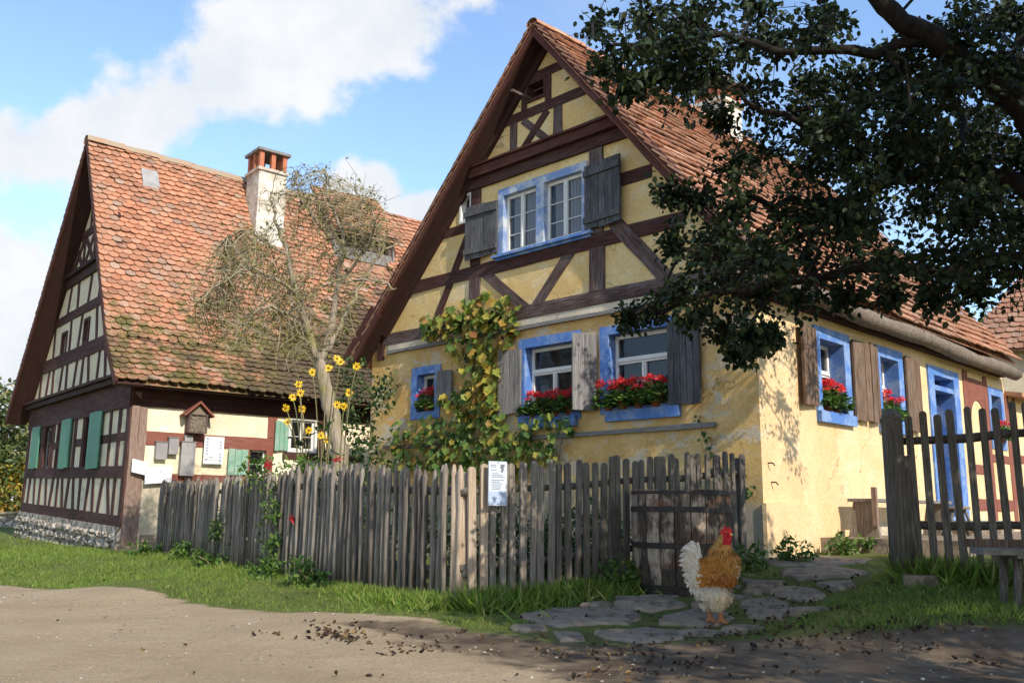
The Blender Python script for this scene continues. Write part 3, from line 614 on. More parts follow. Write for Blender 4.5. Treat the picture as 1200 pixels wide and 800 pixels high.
shutter(house, S, 1.40, .94, 1.78, 2.80, SB, 3, False, swing=.10, o=.03)
shutter(house, S, 2.48, 2.92, 1.70, 2.80, SB, 3, False, swing=.10, o=.03)
shutter(house, S, 3.28, 2.96, 1.70, 2.82, SB, 3, False, swing=.10, o=.035)
shutter(house, S, 4.30, 4.74, 1.68, 2.80, SB, 3, False, swing=.10, o=.03)
TR = M['timber_red']
for (a, b, w) in [((6.98, .34), (6.98, 2.9), .22), ((8.0, .34), (8.0, 2.9), .18), ((9.15, .34), (9.15, 2.7), .2), ((7.1, 2.62), (7.9, 2.62), .34), ((7.1, 1.22), (7.9, 1.22), .16), ((8.1, 1.45), (9.04, 1.45), .14), ((8.1, .62), (9.04, .62), .2), ((7.1, .62), (7.9, .62), .2), ((9.6, .34), (9.6, 2.7), .16), ((9.25, 1.5), (12, 1.5), .15), ((9.25, .9), (12, .9), .15)]:
    beam('beam', TR, house, S, a, b, w, o1=.016)
mb = MB(); n = 12   # arched braces beside the panel
for sg in (0, 1):
    pts = [(7.09, 2.45), (7.5, 2.45)]; arc = [(7.5-.36*math.sin(t), 2.02+.40*math.cos(t)) for t in np.linspace(0, math.pi/2, 8)]
    poly = [(7.09, 2.452)]+[(7.499, 2.452)]+arc+[(7.09, 2.02)]
    if sg: poly = [(15.0-a, b) for a, b in poly][::-1]
    mb.prism([S(a, b, .0) for a, b in poly], F1.A*-.014)
mb.build('arch_brace', TR, house)
mb = MB(); pbox(mb, S, -.05, 8.9, 2.98, 3.12, .0, .12); mb.build('wall_plate', M['soffit'], house)
for u, z in ((.14, 1.02), (.2, .80)):
    mb = MB(); mb.tube([S(u, z, -.01), S(u, z, .06), S(u+.02, z-.03, .075)], .009, 6); mb.build('wall_hook', M['iron'], house)
r3 = random.Random(11)
for z0_, u0_, n_ in ((2.18, .72, 13), (1.74, .62, 8)):
    mb = MB()
    for k in range(n_):
        u = u0_-k*.03; pbeam(mb, G, (u, z0_+r3.uniform(-.03, .0)), (u-.03+r3.uniform(-.02, .02), z0_+r3.uniform(.04, .09)), .007, -.002, .004, jit=.001)
    mb.build('plaster_scratches', M['limewash'], house)
# hollow log gutter and its brackets
mb = MB(); gp = [S(t, 3.12-.012*t+.02*math.sin(t*1.7), .27) for t in np.linspace(-.45, 8.95, 14)]
mb.tube(gp, [.115+random.uniform(-.012, .012) for _ in gp], 12, jit=.05); mb.build('log_gutter', M['gutter_wood'], house, True)
# roof
mb = MB()
for sg in (-1, 1):
    eave = F1.p(-.30, -.36, 3.23) if sg < 0 else F1.p(7.78, -.36, 2.94)
    top = F1.p(AX, -.36, 7.70); v = top-eave; H = np.linalg.norm(v); v /= H
    nrm = np.cross(F1.B, v)*(1 if sg < 0 else -1)
    if nrm[2] < 0: nrm = -nrm
    roof_tiles(mb, eave, F1.B, v, nrm, 9.45, H, tw=.19, ex=.19, thick=.024, jv=.35, tail=.016)
    n = nrm*-.03
    mb.add([eave+n, eave+F1.B*9.45+n, top+F1.B*9.45+n, top+n], [(0, 1, 2, 3)])
rf = mb.build('roof', M['tiles'], house)
mb = MB(); ridge_caps(mb, F1.p(AX, -.38, 7.74), F1.p(AX, 9.1, 7.72), 26); mb.build('ridge_caps', M['tiles'], rf)
mb = MB(); pbox(mb, G, AX-3.78, AX+4.1, 3.0, 3.02, -9, -8.98); 
mb = MB(); mb.hexa([F1.p(-.3, 9.1, 2.62), F1.p(-.3, 12.4, 2.62), F1.p(4, 12.4, 3.3), F1.p(4, 9.1, 3.3), F1.p(-.3, 9.1, 2.70), F1.p(-.3, 12.4, 2.70), F1.p(4, 12.4, 3.42), F1.p(4, 9.1, 3.42)]); mb.build('annex_roof', M['tiles'], house)
# chimney
def chimney(parent, Fr, s, t, w, d, z0, zs, zt, mat, nposts=3):
    P = Fr.gable
    mb = MB(); pbox(mb, P, s-d/2, s+d/2, z0, zs, -t-w/2, -t+w/2); c = mb.build('chimney', mat, parent)
    mb = MB(); pbox(mb, P, s-d/2-.05, s+d/2+.05, zs, zs+.07, -t-w/2-.05, -t+w/2+.05); mb.build('chimney_ledge', M['limewash'], c)
    mb = MB(); e = .055
    for i in range(nposts):
        for j in range(nposts):
            if 0 < i < nposts-1 and 0 < j < nposts-1: continue
            cs = s-d/2+e+(d-2*e)*i/(nposts-1); ct = t-w/2+e+(w-2*e)*j/(nposts-1)
            pbox(mb, P, cs-e, cs+e, zs+.07, zt-.07, -ct-e, -ct+e)
    mb.build('brick_posts', M['brick'], c)
    mb = MB(); pbox(mb, P, s-d/2+.02, s+d/2-.02, zs+.07, zs+.09, -t-w/2+.02, -t+w/2-.02); mb.build('flue', M['room'], c)
    mb = MB(); pbox(mb, P, s-d/2-.07, s+d/2+.07, zt-.07, zt, -t-w/2-.07, -t+w/2+.07); mb.build('chimney_cap', M['grey_board'], c)
    return c
chimney(house, F1, 3.45, 5.0, .66, .62, 6.8, 8.15, 8.62, M['limewash'])

# ------------------------------------------------------------------ the timbered farmhouse on the left
F2 = Frame((-7.3635, 17.5, .12), R(40)); G2 = F2.gable; S2 = F2.side
H2W = 8.15; AX2, AZ2 = 3.3, 8.95
old = thing('timbered_farmhouse', F2.p(0, 0, 0), 'old half timbered farmhouse with green shutters and a steep mossy tiled roof', 'house')
def rk(z):   # wall limits at height z
    f = (z-3.3)/(AZ2-3.3); return AX2*f, H2W-(H2W-AX2)*f
wins2 = [(5.85, 6.65, 1.64, 2.70), (4.74, 5.25, 1.62, 2.70), (2.52, 3.12, 1.58, 2.70)]
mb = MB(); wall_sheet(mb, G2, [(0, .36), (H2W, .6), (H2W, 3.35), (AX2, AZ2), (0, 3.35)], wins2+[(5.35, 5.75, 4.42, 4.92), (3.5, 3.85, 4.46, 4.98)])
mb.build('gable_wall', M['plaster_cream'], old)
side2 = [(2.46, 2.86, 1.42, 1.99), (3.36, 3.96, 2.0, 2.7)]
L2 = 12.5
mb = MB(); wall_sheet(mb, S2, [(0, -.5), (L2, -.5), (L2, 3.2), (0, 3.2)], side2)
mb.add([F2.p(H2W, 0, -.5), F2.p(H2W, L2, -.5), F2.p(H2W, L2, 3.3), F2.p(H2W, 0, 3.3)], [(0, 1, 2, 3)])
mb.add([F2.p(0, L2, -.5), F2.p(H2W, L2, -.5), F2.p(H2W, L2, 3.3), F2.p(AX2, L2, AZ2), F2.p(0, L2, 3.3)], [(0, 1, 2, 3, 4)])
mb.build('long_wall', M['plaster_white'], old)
mb = MB(); pbox(mb, S2, .28, 7, -.5, 1.28, -.02, .03); mb.build('base_plaster', M['plaster_grey'], old)
# rubble plinth: rough field stones in front of a core
mb = MB(); mb.prism([G2(-.0, -.5, -.02), G2(H2W+.05, -.5, -.02), G2(H2W+.05, .64, -.02), G2(-.0, .40, -.02)], F2.B*-.09)
pl = mb.build('stone_plinth', M['rubble'], old)
for _ in range(1): pass
mb = MB()
for row in range(4):
    s = .05+random.uniform(0, .2)
    while s < H2W:
        wdt = random.uniform(.22, .5); hz = .17; zc = -.16+row*.185+.03*s+random.uniform(-.02, .02)
        if zc < .36+.03*s-.03:
            c = G2(s+wdt/2, zc, .075); r = random.Random(int(s*997)+row)
            pts = []
            for k in range(9):
                t = 2*math.pi*k/9; rr = 1+r.uniform(-.18, .12); pts.append((math.cos(t)*wdt/2*rr, math.sin(t)*hz/2*rr))
            b = len(mb.v)
            for (sc, oo) in ((1, -.03), (.93, .03), (.6, .065)):
                for (a, z) in pts: mb.v.append(tuple(c+F2.A*a*sc+F2.Z*z*sc-F2.B*oo))
            for L in range(2):
                for k in range(9): mb.f.append([b+L*9+k, b+L*9+(k+1) % 9, b+(L+1)*9+(k+1) % 9, b+(L+1)*9+k])
            mb.f.append([b+18+k for k in range(9)])
        s += wdt+.02
mb.build('field_stones', M['rubble'], pl)
# gable timbers
def b2(a, b, w, mt=T, o1=.02): beam('beam', mt, old, G2, a, b, w, o1=o1)
b2((0.0, .49), (H2W, .74), .25, o1=.035); b2((0, 1.44), (H2W, 1.60), .24, o1=.03); b2((0, 2.98), (H2W+.02, 3.0), .58, o1=.045)
mb = MB(); pbeam(mb, G2, (-.12, 3.26), (H2W+.12, 3.28), .11, -.02, .16); pbeam(mb, G2, (-.12, 3.36), (H2W+.1, 3.38), .06, -.02, .22); mb.build('cornice', M['soffit'], old)
b2((.09, .62), (.09, 2.7), .2, o1=.03); b2((H2W-.09, .87), (H2W-.09, 2.7), .2, o1=.03)
for s, sl in [(.62, .0), (.98, .12), (1.50, -.1), (2.02, .06), (2.45, -.06), (3.0, 0), (3.5, .08), (3.98, -.06), (4.4, .1), (4.85, 0), (5.35, -.08), (5.85, .08), (6.45, 0), (7.0, .06), (7.55, -.04)]:
    b2((s-sl, .60+.031*s), (s+sl, 1.33+.02*s), .15, o1=.018)
for s in (.62, 1.2, 2.32, 3.1, 3.75, 4.48, 5.02, 5.63, 6.55, 7.35):
    b2((s, 1.55+.02*s), (s, 2.70), .17 if s not in (1.2, 5.02) else .12, o1=.022)
for a, b in ((.2, 1.1), (1.3, 2.22), (3.2, 3.66), (4.58, 5.5), (6.65, 7.25)): b2((a, 2.13+.01*a), (b, 2.13+.01*b), .17, o1=.016)
bands = [(3.40, 4.10), (4.42, 5.18), (5.40, 6.04)]
for (za, zb) in [(4.10, 4.42), (5.18, 5.40)]:
    l0, r0 = rk(zb); b2((l0-.12, (za+zb)/2), (r0+.12, (za+zb)/2), zb-za, o1=.03)
l0, r0 = rk(6.2); mb = MB(); pbeam(mb, G2, (l0-.15, 6.16), (r0+.15, 6.16), .22, -.02, .06); pbeam(mb, G2, (l0-.1, 6.31), (r0+.1, 6.31), .09, -.02, .14); mb.build('cornice', M['soffit'], old)
for bi, (za, zb) in enumerate(bands):
    n = (13, 9, 6)[bi]; l0, r0 = rk(za); l1, r1 = rk(zb)
    for i in range(1, n):
        f = i/n; sa = l0+(r0-l0)*f; sb = l0+(r0-l0)*f+(.16 if i % 2 else -.05)*(1 if i < n/2 else -1)
        if not (l1+.05 < sb < r1-.05): sb = min(max(sb, l1+.02), r1-.02)
        if bi == 1 and (5.2 < sa < 5.9 or 3.35 < sa < 4.0): continue
        b2((sa, za), (sb, zb), .14, o1=.018)
l0, r0 = rk(7.2); b2((l0-.1, 7.2), (r0+.1, 7.2), .2, o1=.03)
for i in range(4):    # crossed ornamental braces below the collar
    s0 = 2.0+i*.86
    for a, b, oo in (((s0, 6.40), (s0+.72, 7.1), .016), ((s0+.72, 6.40), (s0, 7.1), .022)): b2(a, b, .15, o1=oo)
    b2((s0+.79, 6.40), (s0+.79, 7.1), .12, o1=.027)
for s in (3.1, 3.62, 4.15): b2((s, 7.3), (s, rk(0)[0] if False else 8.1 if s != 3.62 else 8.8), .13)
# gable windows and shutters
for k, (a, b, z0, z1) in enumerate(wins2):
    window(old, G2, (a-.05, b+.05, z0-.05, z1+.03), (a+.02, b-.02, z0+.02, z1-.02), T, leaves=1, bars=2, depth=.2, o1=.028, frame_w=.05, so=-.08)
for (a, b, z0, z1) in [(5.35, 5.75, 4.42, 4.92), (3.5, 3.85, 4.46, 4.98)]:
    window(old, G2, (a-.05, b+.05, z0-.05, z1+.05), (a+.02, b-.02, z0+.02, z1-.02), T, leaves=2, bars=1, depth=.2, o1=.028, frame_w=.03, so=-.05)
GR = M['green']
shutter(old, G2, 6.78, 7.46, 1.70, 2.74, GR, 3, False, swing=.02, o=.05)
shutter(old, G2, 3.94, 4.66, 1.62, 2.74, GR, 3, False, swing=.02, o=.05)
shutter(old, G2, 1.66, 2.44, 1.56, 2.74, GR, 3, False, swing=.02, o=.05)
# long wall timbers
TP = M['timber_post']
mb = MB(); pbeam(mb, S2, (.075, .06), (.075, 2.98), .15, -.03, .05, jit=.01); mb.build('corner_post', TP, old)
mb = MB(); pbeam(mb, S2, (.23, .06), (.23, 2.98), .15, -.03, .035, jit=.01); mb.build('corner_post', TP, old)
mb = MB(); pbox(mb, S2, -.12, .32, -.4, .06, -.1, .12); mb.build('corner_stone', M['flag'], old)
mb = MB(); pbox(mb, S2, .34, .62, -.4, .26, .0, .16); mb.build('corner_stone', M['flag'], old)
beam('beam', TR, old, S2, (.31, 2.11), (3.0, 2.11), .26, o1=.02)
beam('beam', T, old, S2, (-.02, 2.93), (L2, 2.93), .42, o1=.05)
beam('beam', TR, old, S2, (2.93, 2.25), (2.93, 2.72), .2, o1=.022)
beam('beam', TR, old, S2, (2.92, 1.44), (2.92, 1.98), .12, o1=.021)
beam('beam', TR, old, S2, (.31, 1.36), (2.9, 1.36), .14, o1=.022)
beam('beam', T, old, S2, (3.2, 1.9), (5.2, 1.9), .14, o1=.03); beam('beam', T, old, S2, (4.1, 1.97), (4.1, 2.72), .2, o1=.03)
window(old, S2, (2.42, 2.88, 1.40, 2.02), (2.46, 2.83, 1.44, 1.98), TR, leaves=1, bars=1, depth=.2, o1=.03, frame_w=.04, so=-.06)
window(old, S2, (3.30, 4.0, 1.98, 2.72), (3.36, 3.94, 2.02, 2.68), M['white'], leaves=2, bars=1, depth=.2, o1=.03, frame_w=.05, so=-.04)
shutter(old, S2, 2.41, 1.97, 1.45, 1.98, M['green_pale'], 3, False, swing=.08, o=.03)
shutter(old, S2, 3.30, 2.97, 2.0, 2.62, M['green_pale'], 3, False, swing=.10, o=.03)
# roof with a kicked eave, its verge boards
mb = MB(); k_s, k_z = .35, 4.05
e0 = F2.p(-.52, -.5, 3.10); kk = F2.p(k_s, -.5, k_z); top = F2.p(AX2, -.5, 9.12)
RL = 13.2
for a, b in ((e0, kk), (kk, top)):
    v = b-a; H = np.linalg.norm(v); v /= H; nrm = np.cross(F2.B, v); nrm *= (1 if nrm[2] > 0 else -1)
    def clipd(u, vv, H=H, a=a, v=v):
        z = (a+v*vv)[2]-.12; return 5.95 < u-.5+.5 < 7.55 and 6.95 < z < 7.75
    roof_tiles(mb, a, F2.B, v, nrm, RL, H+.02, tw=.20, ex=.155, thick=.026, clip=clipd)
    n = nrm*-.04; mb.add([a+n, a+F2.B*RL+n, b+F2.B*RL+n, b+n], [(0, 1, 2, 3)])
a = F2.p(8.75, -.5, 2.98); v = top-a; H = np.linalg.norm(v); v /= H; nrm = np.cross(F2.B, v); nrm *= (1 if nrm[2] > 0 else -1)
roof_tiles(mb, a, F2.B, v, nrm, RL, H, tw=.20, ex=.155, thick=.026)
mb.add([a-nrm*.03, a+F2.B*RL-nrm*.03, top+F2.B*RL-nrm*.03, top-nrm*.03], [(0, 1, 2, 3)])
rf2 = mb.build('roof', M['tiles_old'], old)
mb = MB(); ridge_caps(mb, F2.p(AX2, -.52, 9.15), F2.p(AX2, 3.0, 9.05), 9, .2, .1); ridge_caps(mb, F2.p(AX2, 3.0, 9.05), F2.p(AX2, 12.7, 8.95), 26, .2, .1); mb.build('ridge_caps', M['ridge'], rf2)
for pts in ([(AX2, 9.04), (k_s, 3.97), (-.50, 3.06)], [(AX2, 9.04), (8.7, 2.93)]):
    mb = MB()
    for p, q in zip(pts[:-1], pts[1:]): pbeam(mb, G2, p, q, .15, .46, .50, jit=.003)
    mb.build('barge_board', M['barge'], old)
    mb = MB()
    for p, q in zip(pts[:-1], pts[1:]): pbeam(mb, G2, (p[0], p[1]-.02), (q[0], q[1]-.02), .06, -.02, .46, jit=.002)
    mb.build('soffit_board', M['soffit'], old)
mb = MB(); mb.add([F2.p(-.5, -.5, 3.03), F2.p(-.5, 12.6, 3.03), F2.p(.0, 12.6, 3.16), F2.p(0, -.5, 3.16)], [(0, 1, 2, 3)]); mb.build('soffit_board', M['soffit'], old)
chimney(old, F2, 2.45, 3.55, .72, .72, 6.5, 8.98, 9.55, M['limewash'])
# cushions of moss on the lower courses
r4 = random.Random(9); mb = MB(); up_v = F2.p(AX2, 0, 9.12)-F2.p(k_s, 0, k_z); up_v /= np.linalg.norm(up_v); nr_v = np.cross(F2.B, up_v); nr_v *= (1 if nr_v[2] > 0 else -1)
for _ in range(420):
    t = r4.uniform(.3, 9); h_ = abs(r4.gauss(0, 1.3))*(.55+.08*t)
    if h_ > 4.5: continue
    p = F2.p(k_s, t, k_z)+up_v*h_+nr_v*.06; w_ = r4.uniform(.02, .055)
    b = len(mb.v); ring_ = []
    for lv, (sc_, hh) in enumerate(((1, 0), (.8, .5), (.3, .8))):
        for k in range(7):
            a_ = 6.283*k/7; rr = w_*sc_*r4.uniform(.8, 1.2); mb.v.append(tuple(p+F2.B*rr*1.3*math.cos(a_)+up_v*rr*math.sin(a_)+nr_v*hh*w_*.7))
    for lv in range(2):
        for k in range(7): mb.f.append([b+lv*7+k, b+lv*7+(k+1) % 7, b+(lv+1)*7+(k+1) % 7, b+(lv+1)*7+k])
    mb.f.append([b+14+k for k in range(7)])
mm = NM('moss', .95, .1); mm.color(mm.ramp(mm.island(), [(0, (.02, .022, .01)), (.5, (.06, .065, .018)), (1, (.14, .13, .035))])); mm.bump(mm.noise(60, 4), .6, .01)
mo = mb.build('moss', mm.m, rf2, True); mo['kind'] = 'stuff'
# small roof light and the low dormer
def on_slope(s): return 4.05+(s-.35)*(9.12-4.05)/(AX2-.35)
mb = MB()
def sl(s, t, h): return F2.p(s, t, on_slope(s)+h)
mb.hexa([sl(2.60, .62, .03), sl(2.60, 1.0, .03), sl(2.84, 1.0, .03), sl(2.84, .62, .03), sl(2.60, .62, .26), sl(2.60, 1.0, .26), sl(2.84, 1.0, .24), sl(2.84, .62, .24)]); mb.build('roof_light', M['slate'], rf2)
dz0 = on_slope(2.2)
mb = MB(); pbox(mb, S2, 5.45, 7.15, dz0, dz0+.30, -2.3, -2.2); dm = mb.build('dormer', M['grey_board'], rf2)
mb = MB(); pbox(mb, S2, 5.55, 7.05, dz0+.30, dz0+.72, -2.36, -2.34); mb.build('dark_interior', M['room'], dm)
mb = MB()
for t in (5.5, 6.0, 6.55, 7.1): pbox(mb, S2, t-.05, t+.05, dz0+.30, dz0+.74, -2.32, -2.22)
mb.build('dormer_post', M['timber_worn'], dm)
mb = MB(); a = F2.p(1.98, 5.25, dz0+.66); b = F2.p(3.45, 5.25, on_slope(3.45)+.06); v = b-a; H = np.linalg.norm(v); v /= H; nrm = np.cross(F2.B, v); nrm *= (1 if nrm[2] > 0 else -1)
roof_tiles(mb, a, F2.B, v, nrm, 2.1, H, tw=.20, ex=.155, thick=.026); n = nrm*-.04; mb.add([a+n, a+F2.B*2.1+n, b+F2.B*2.1+n, b+n], [(0, 1, 2, 3)])
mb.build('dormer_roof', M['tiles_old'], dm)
for t in (5.4, 7.2):
    mb = MB(); mb.prism([F2.p(2.2, t, dz0), F2.p(2.25, t, dz0+.75), F2.p(3.4, t, on_slope(3.4))], F2.B*.05); mb.build('dormer_cheek', M['grey_board'], dm)

# ------------------------------------------------------------------ house beyond on the right
F3 = Frame((12.3, 23.5, .45), R(-25))
far = thing('distant_farmhouse', F3.p(0, 0, 0), 'distant house with a hipped tiled roof beyond the yellow house', 'house')
mb = MB(); mb.prism([F3.p(0, 0, -.5), F3.p(0, 12, -.5), F3.p(7, 12, -.5), F3.p(7, 0, -.5)], (0, 0, 5.2)); mb.build('wall', M['plaster_grey'], far)
mb = MB(); q = [F3.p(-.4, -.4, 4.6), F3.p(-.4, 12.4, 4.6), F3.p(7.4, 12.4, 4.6), F3.p(7.4, -.4, 4.6)]; r0 = F3.p(3.5, 3.5, 9.7); r1 = F3.p(3.5, 8.5, 9.7)
mb.add(q+[r0, r1], [(0, 1, 5, 4), (1, 2, 5), (2, 3, 4, 5), (3, 0, 4)])
for a, b, c0, c1 in ((q[0], q[1], r0, r1), (q[3], q[0], r0, r0)):
    u = b-a; L = np.linalg.norm(u); u /= L; v = c0-a; v -= u*(v@u); H = np.linalg.norm(v); v /= H; nrm = np.cross(u, v); nrm *= (1 if nrm[2] > 0 else -1); e0_, e1_ = (c0-a)@u, L-(c1-a)@u
    roof_tiles(mb, a, u, v, nrm, L, H, tw=.24, ex=.2, clip=lambda uu, vv: uu < e0_*vv/H or uu > L-e1_*vv/H)
mb.build('roof', M['tiles_far'], far)
# ------------------------------------------------------------------ picket fences
P0, P1, P2, P3 = np.array([-5.9, 15.5]), np.array([-2.56, 10.6]), np.array([-.40, 7.9]), np.array([2.52, 9.9])
def picket(parent, x, y, zt, r, mat, kind, d, lean=(0, 0)):
    zb = gz(x, y)-.06; mb = MB(); h = zt-zb; tp = np.array([x+lean[0]*h, y+lean[1]*h, zt]); bt = np.array([x, y, zb])
    if kind == 'stake':       # split round stake with a hewn point
        k = [bt, bt+(tp-bt)*.35+np.array([random.uniform(-.012, .012), random.uniform(-.012, .012), 0]), bt+(tp-bt)*.7+np.array([random.uniform(-.012, .012), random.uniform(-.012, .012), 0]), tp-np.array([0, 0, random.uniform(.05, .1)]), tp]
        mb.tube(k, [r*1.05, r*random.uniform(.9, 1.1), r*random.uniform(.88, 1.05), r*.92, r*random.uniform(.15, .45)], 8, jit=.10)
        return mb.build('picket', mat, parent, True)
    dd = np.array([d[0], d[1], 0.]); nn = np.array([-d[1], d[0], 0.])*.012   # sawn slat with a rounded head
    prof = [(-r, 0), (r, 0)]+[(r*math.cos(t), h-r+r*math.sin(t)) for t in np.linspace(0, math.pi, 8)]
    mb.prism([bt+dd*a+(tp-bt)*(b/h)-nn for a, b in prof], nn*2); return mb.build('picket', mat, parent)
def rail(parent, a, b, za, zb, r, mat, off):
    mb = MB(); n = 8; pts = []
    for i in range(n+1):
        q = a+(b-a)*i/n; pts.append((q[0]+off[0], q[1]+off[1], za+(zb-za)*i/n+random.uniform(-.012, .012)))
    mb.tube(pts, [r*random.uniform(.88, 1.1) for _ in pts], 8, jit=.06); mb.build('rail', mat, parent, True)
fl = thing('picket_fence', (P1[0], P1[1], gz(*P1)), 'long grey picket fence of rough pointed stakes along the grass verge', 'fence')
def run(parent, a, b, n, za, zb, mats, kind, r, skip_last=0):
    d = (b-a)/np.linalg.norm(b-a)
    for i in range(n):
        q = a+(b-a)*(i+.5+random.uniform(-.16, .16))/n; z = za+(zb-za)*i/n+random.uniform(-.035, .03)
        mt = mats(i, n)
        picket(parent, q[0], q[1], z, r*random.uniform(.82, 1.16), mt, kind, d, (random.uniform(-.022, .022), random.uniform(-.022, .022)))
PK = lambda i, n: M['picket'] if random.random() < .55 else M['picket_dark']
nL = np.array([.77, .64])*.055; nR = np.array([-.565, .825])*.055
run(fl, P0, P1, 52, 1.33, 1.34, PK, 'stake', .033)
run(fl, P1, P2-np.array([.0, .0]), 33, 1.41, 1.28, lambda i, n: M['picket_pale'] if i > n-3 else PK(i, n), 'stake', .031)
rail(fl, P0, P1, 1.12, 1.13, .035, M['picket_dark'], nL); rail(fl, P1, P2, 1.16, 1.06, .035, M['picket_dark'], nL)
rail(fl, P0, P1, .42, .42, .035, M['picket_dark'], nL); rail(fl, P1, P2, .45, .38, .035, M['picket_dark'], nL)
for q, z in ((P0, 1.25), (P1, 1.30)):
    mb = MB(); mb.tube([(q[0]+nL[0]*2, q[1]+nL[1]*2, gz(*q)-.2), (q[0]+nL[0]*2, q[1]+nL[1]*2, z)], .06, 10); mb.build('post', M['picket_dark'], fl, True)
mb = MB(); q = P2+np.array([-.03, .14]); mb.tube([(q[0], q[1], .0), (q[0]+.01, q[1], .6), (q[0], q[1]+.01, 1.24)], [.085, .08, .075], 10, jit=.08); mb.build('post', M['picket_pale'], fl, True)
fr = thing('picket_fence', (P2[0], P2[1], gz(*P2)), 'shaded picket fence of round headed slats behind the barrel, carrying a small notice', 'fence')
run(fr, P2+np.array([.05, .03]), P3, 34, 1.29, 1.575, lambda i, n: M['picket_pale'] if i < 2 else (M['picket'] if i < 9 else M['picket_dark']), 'slat', .034)
rail(fr, P2, P3, 1.06, 1.33, .032, M['picket_dark'], nR); rail(fr, P2, P3, .42, .66, .032, M['picket_dark'], nR)
mb = MB(); q = P3+nR*1.5; mb.tube([(q[0], q[1], .1), (q[0], q[1], 1.5)], .06, 10); mb.build('post', M['picket_dark'], fr, True)
# yard fence and its stout post on the right
Q0, Q1 = np.array([3.52, 7.97]), np.array([5.5, 7.25])
fg = thing('picket_fence', (3.38, 8.0, gz(3.38, 8.0)), 'dark picket fence with one stout domed post beside the plank bench, at right', 'fence')
dq = (Q1-Q0)/np.linalg.norm(Q1-Q0)
for i in range(19):
    q = Q0+(Q1-Q0)*i/18
    picket(fg, q[0], q[1], 1.775+.085*i/8+random.uniform(-.03, .03), .029*random.uniform(.9, 1.1), M['picket_dark'], 'slat', dq, (random.uniform(-.03, -.005), random.uniform(-.01, .01)))
nQ = np.array([.34, .94])*.05
rail(fg, Q0-dq*.1, Q1, 1.55, 1.66, .036, M['picket_dark'], nQ); rail(fg, Q0-dq*.1, Q1, .82, .86, .036, M['picket_dark'], nQ)
mb = MB(); mb.tube([(3.375, 8.0, .2), (3.37, 8.0, .9), (3.365, 8.0, 1.70), (3.362, 8.0, 1.745)], [.098, .092, .088, .092], 12, jit=.04)
mb.tube([(3.362, 8.0, 1.73), (3.362, 8.0, 1.78), (3.362, 8.0, 1.815), (3.36, 8.0, 1.83)], [.090, .078, .05, .02], 12, jit=.04); mb.build('post', M['picket_dark'], fg, True)
q = Q0+dq*-.03; mb = MB(); mb.tube([(q[0], q[1]+.03, .2), (q[0]-.03, q[1]+.03, 1.42)], .05, 8, jit=.05); mb.build('brace_post', M['picket_dark'], fg, True)

# notice on the fence
sg_d = np.array([.826, .564, 0]); sg_n = np.array([.564, -.826, 0]); sc = np.array([-.14, 8.02, 1.145])+sg_n*.045
sgn = thing('notice_sign', sc-np.array([0, 0, .19]), 'small pale blue notice screwed to the picket fence near its corner', 'sign')
mb = MB(); mb.box(sc, sg_d*.095, sg_n*.006, [0, 0, .19]); mb.build('plate', M['sign'], sgn)
mb = MB()
for r_, (z, ww, x0) in enumerate([(.155, .055, -.075), (.142, .05, -.075), (.115, .045, -.07), (.085, .06, -.06), (.07, .11, -.06), (.055, .125, -.065), (.028, .12, -.07), (.012, .08, -.07), (-.003, .1, -.06), (-.02, .1, -.07), (-.036, .09, -.06), (-.05, .07, -.06), (-.125, .04, -.06)]):
    x = x0
    while x < x0+ww:
        w_ = random.uniform(.006, .018); mb.box(sc+sg_d*(x+w_/2)+sg_n*.0072+np.array([0, 0, z]), sg_d*w_/2, sg_n*.0008, [0, 0, .0028]); x += w_+.004
for k in range(7):
    mb.box(sc+sg_d*(.045+.006*math.sin(k*2))+sg_n*.0072+np.array([0, 0, .16-.01*k]), sg_d*(.022-.002*k), sg_n*.0008, [0, 0, .004])
mb.build('print', M['ink'], sgn)
mb = MB(); mb.box(sc+sg_n*.0066+np.array([0, 0, -.125]), sg_d*.092, sg_n*.0004, [0, 0, .058]); mb.build('lower_panel', M['ink_soft'] if False else paint('blue grey panel', (.38, .46, .60), (.45, .5, .6), .3, .35), sgn)
for z in (.178, -.178):
    mb = MB(); mb.tube([sc+np.array([0, 0, z])+sg_n*.005, sc+np.array([0, 0, z])+sg_n*.011], .005, 8); mb.build('screw', M['iron'], sgn)

# barrel
bx, by = 1.60, 8.62; bz = gz(bx, by)-.02
brl = thing('barrel', (bx, by, bz), 'big weathered wooden tub with iron hoops standing against the picket fence', 'barrel')
def brad(z): return .405+.045*z/.95+.028*math.sin(math.pi*z/.95)
mb = MB(); ns = 20
for k in range(ns):
    a0 = 2*math.pi*k/ns+.012; a1 = 2*math.pi*(k+1)/ns-.012; zt = .945+random.uniform(-.006, .006); b = len(mb.v); zs = np.linspace(0, zt, 8); dr_ = random.uniform(-.003, .003)
    for z in zs:
        for (a, off) in ((a0, 0), ((a0+a1)/2, .004), (a1, 0), (a1, -.03), (a0, -.03)):
            rr = brad(z)+off+dr_; mb.v.append((bx+rr*math.cos(a), by+rr*math.sin(a), bz+z))
    for i in range(7):
        for j in range(5): mb.f.append([b+i*5+j, b+i*5+(j+1) % 5, b+(i+1)*5+(j+1) % 5, b+(i+1)*5+j])
    mb.f.append([b+35+j for j in range(5)]); mb.f.append([b+j for j in range(5)][::-1])
mb.build('staves', M['barrel_wood'], brl)
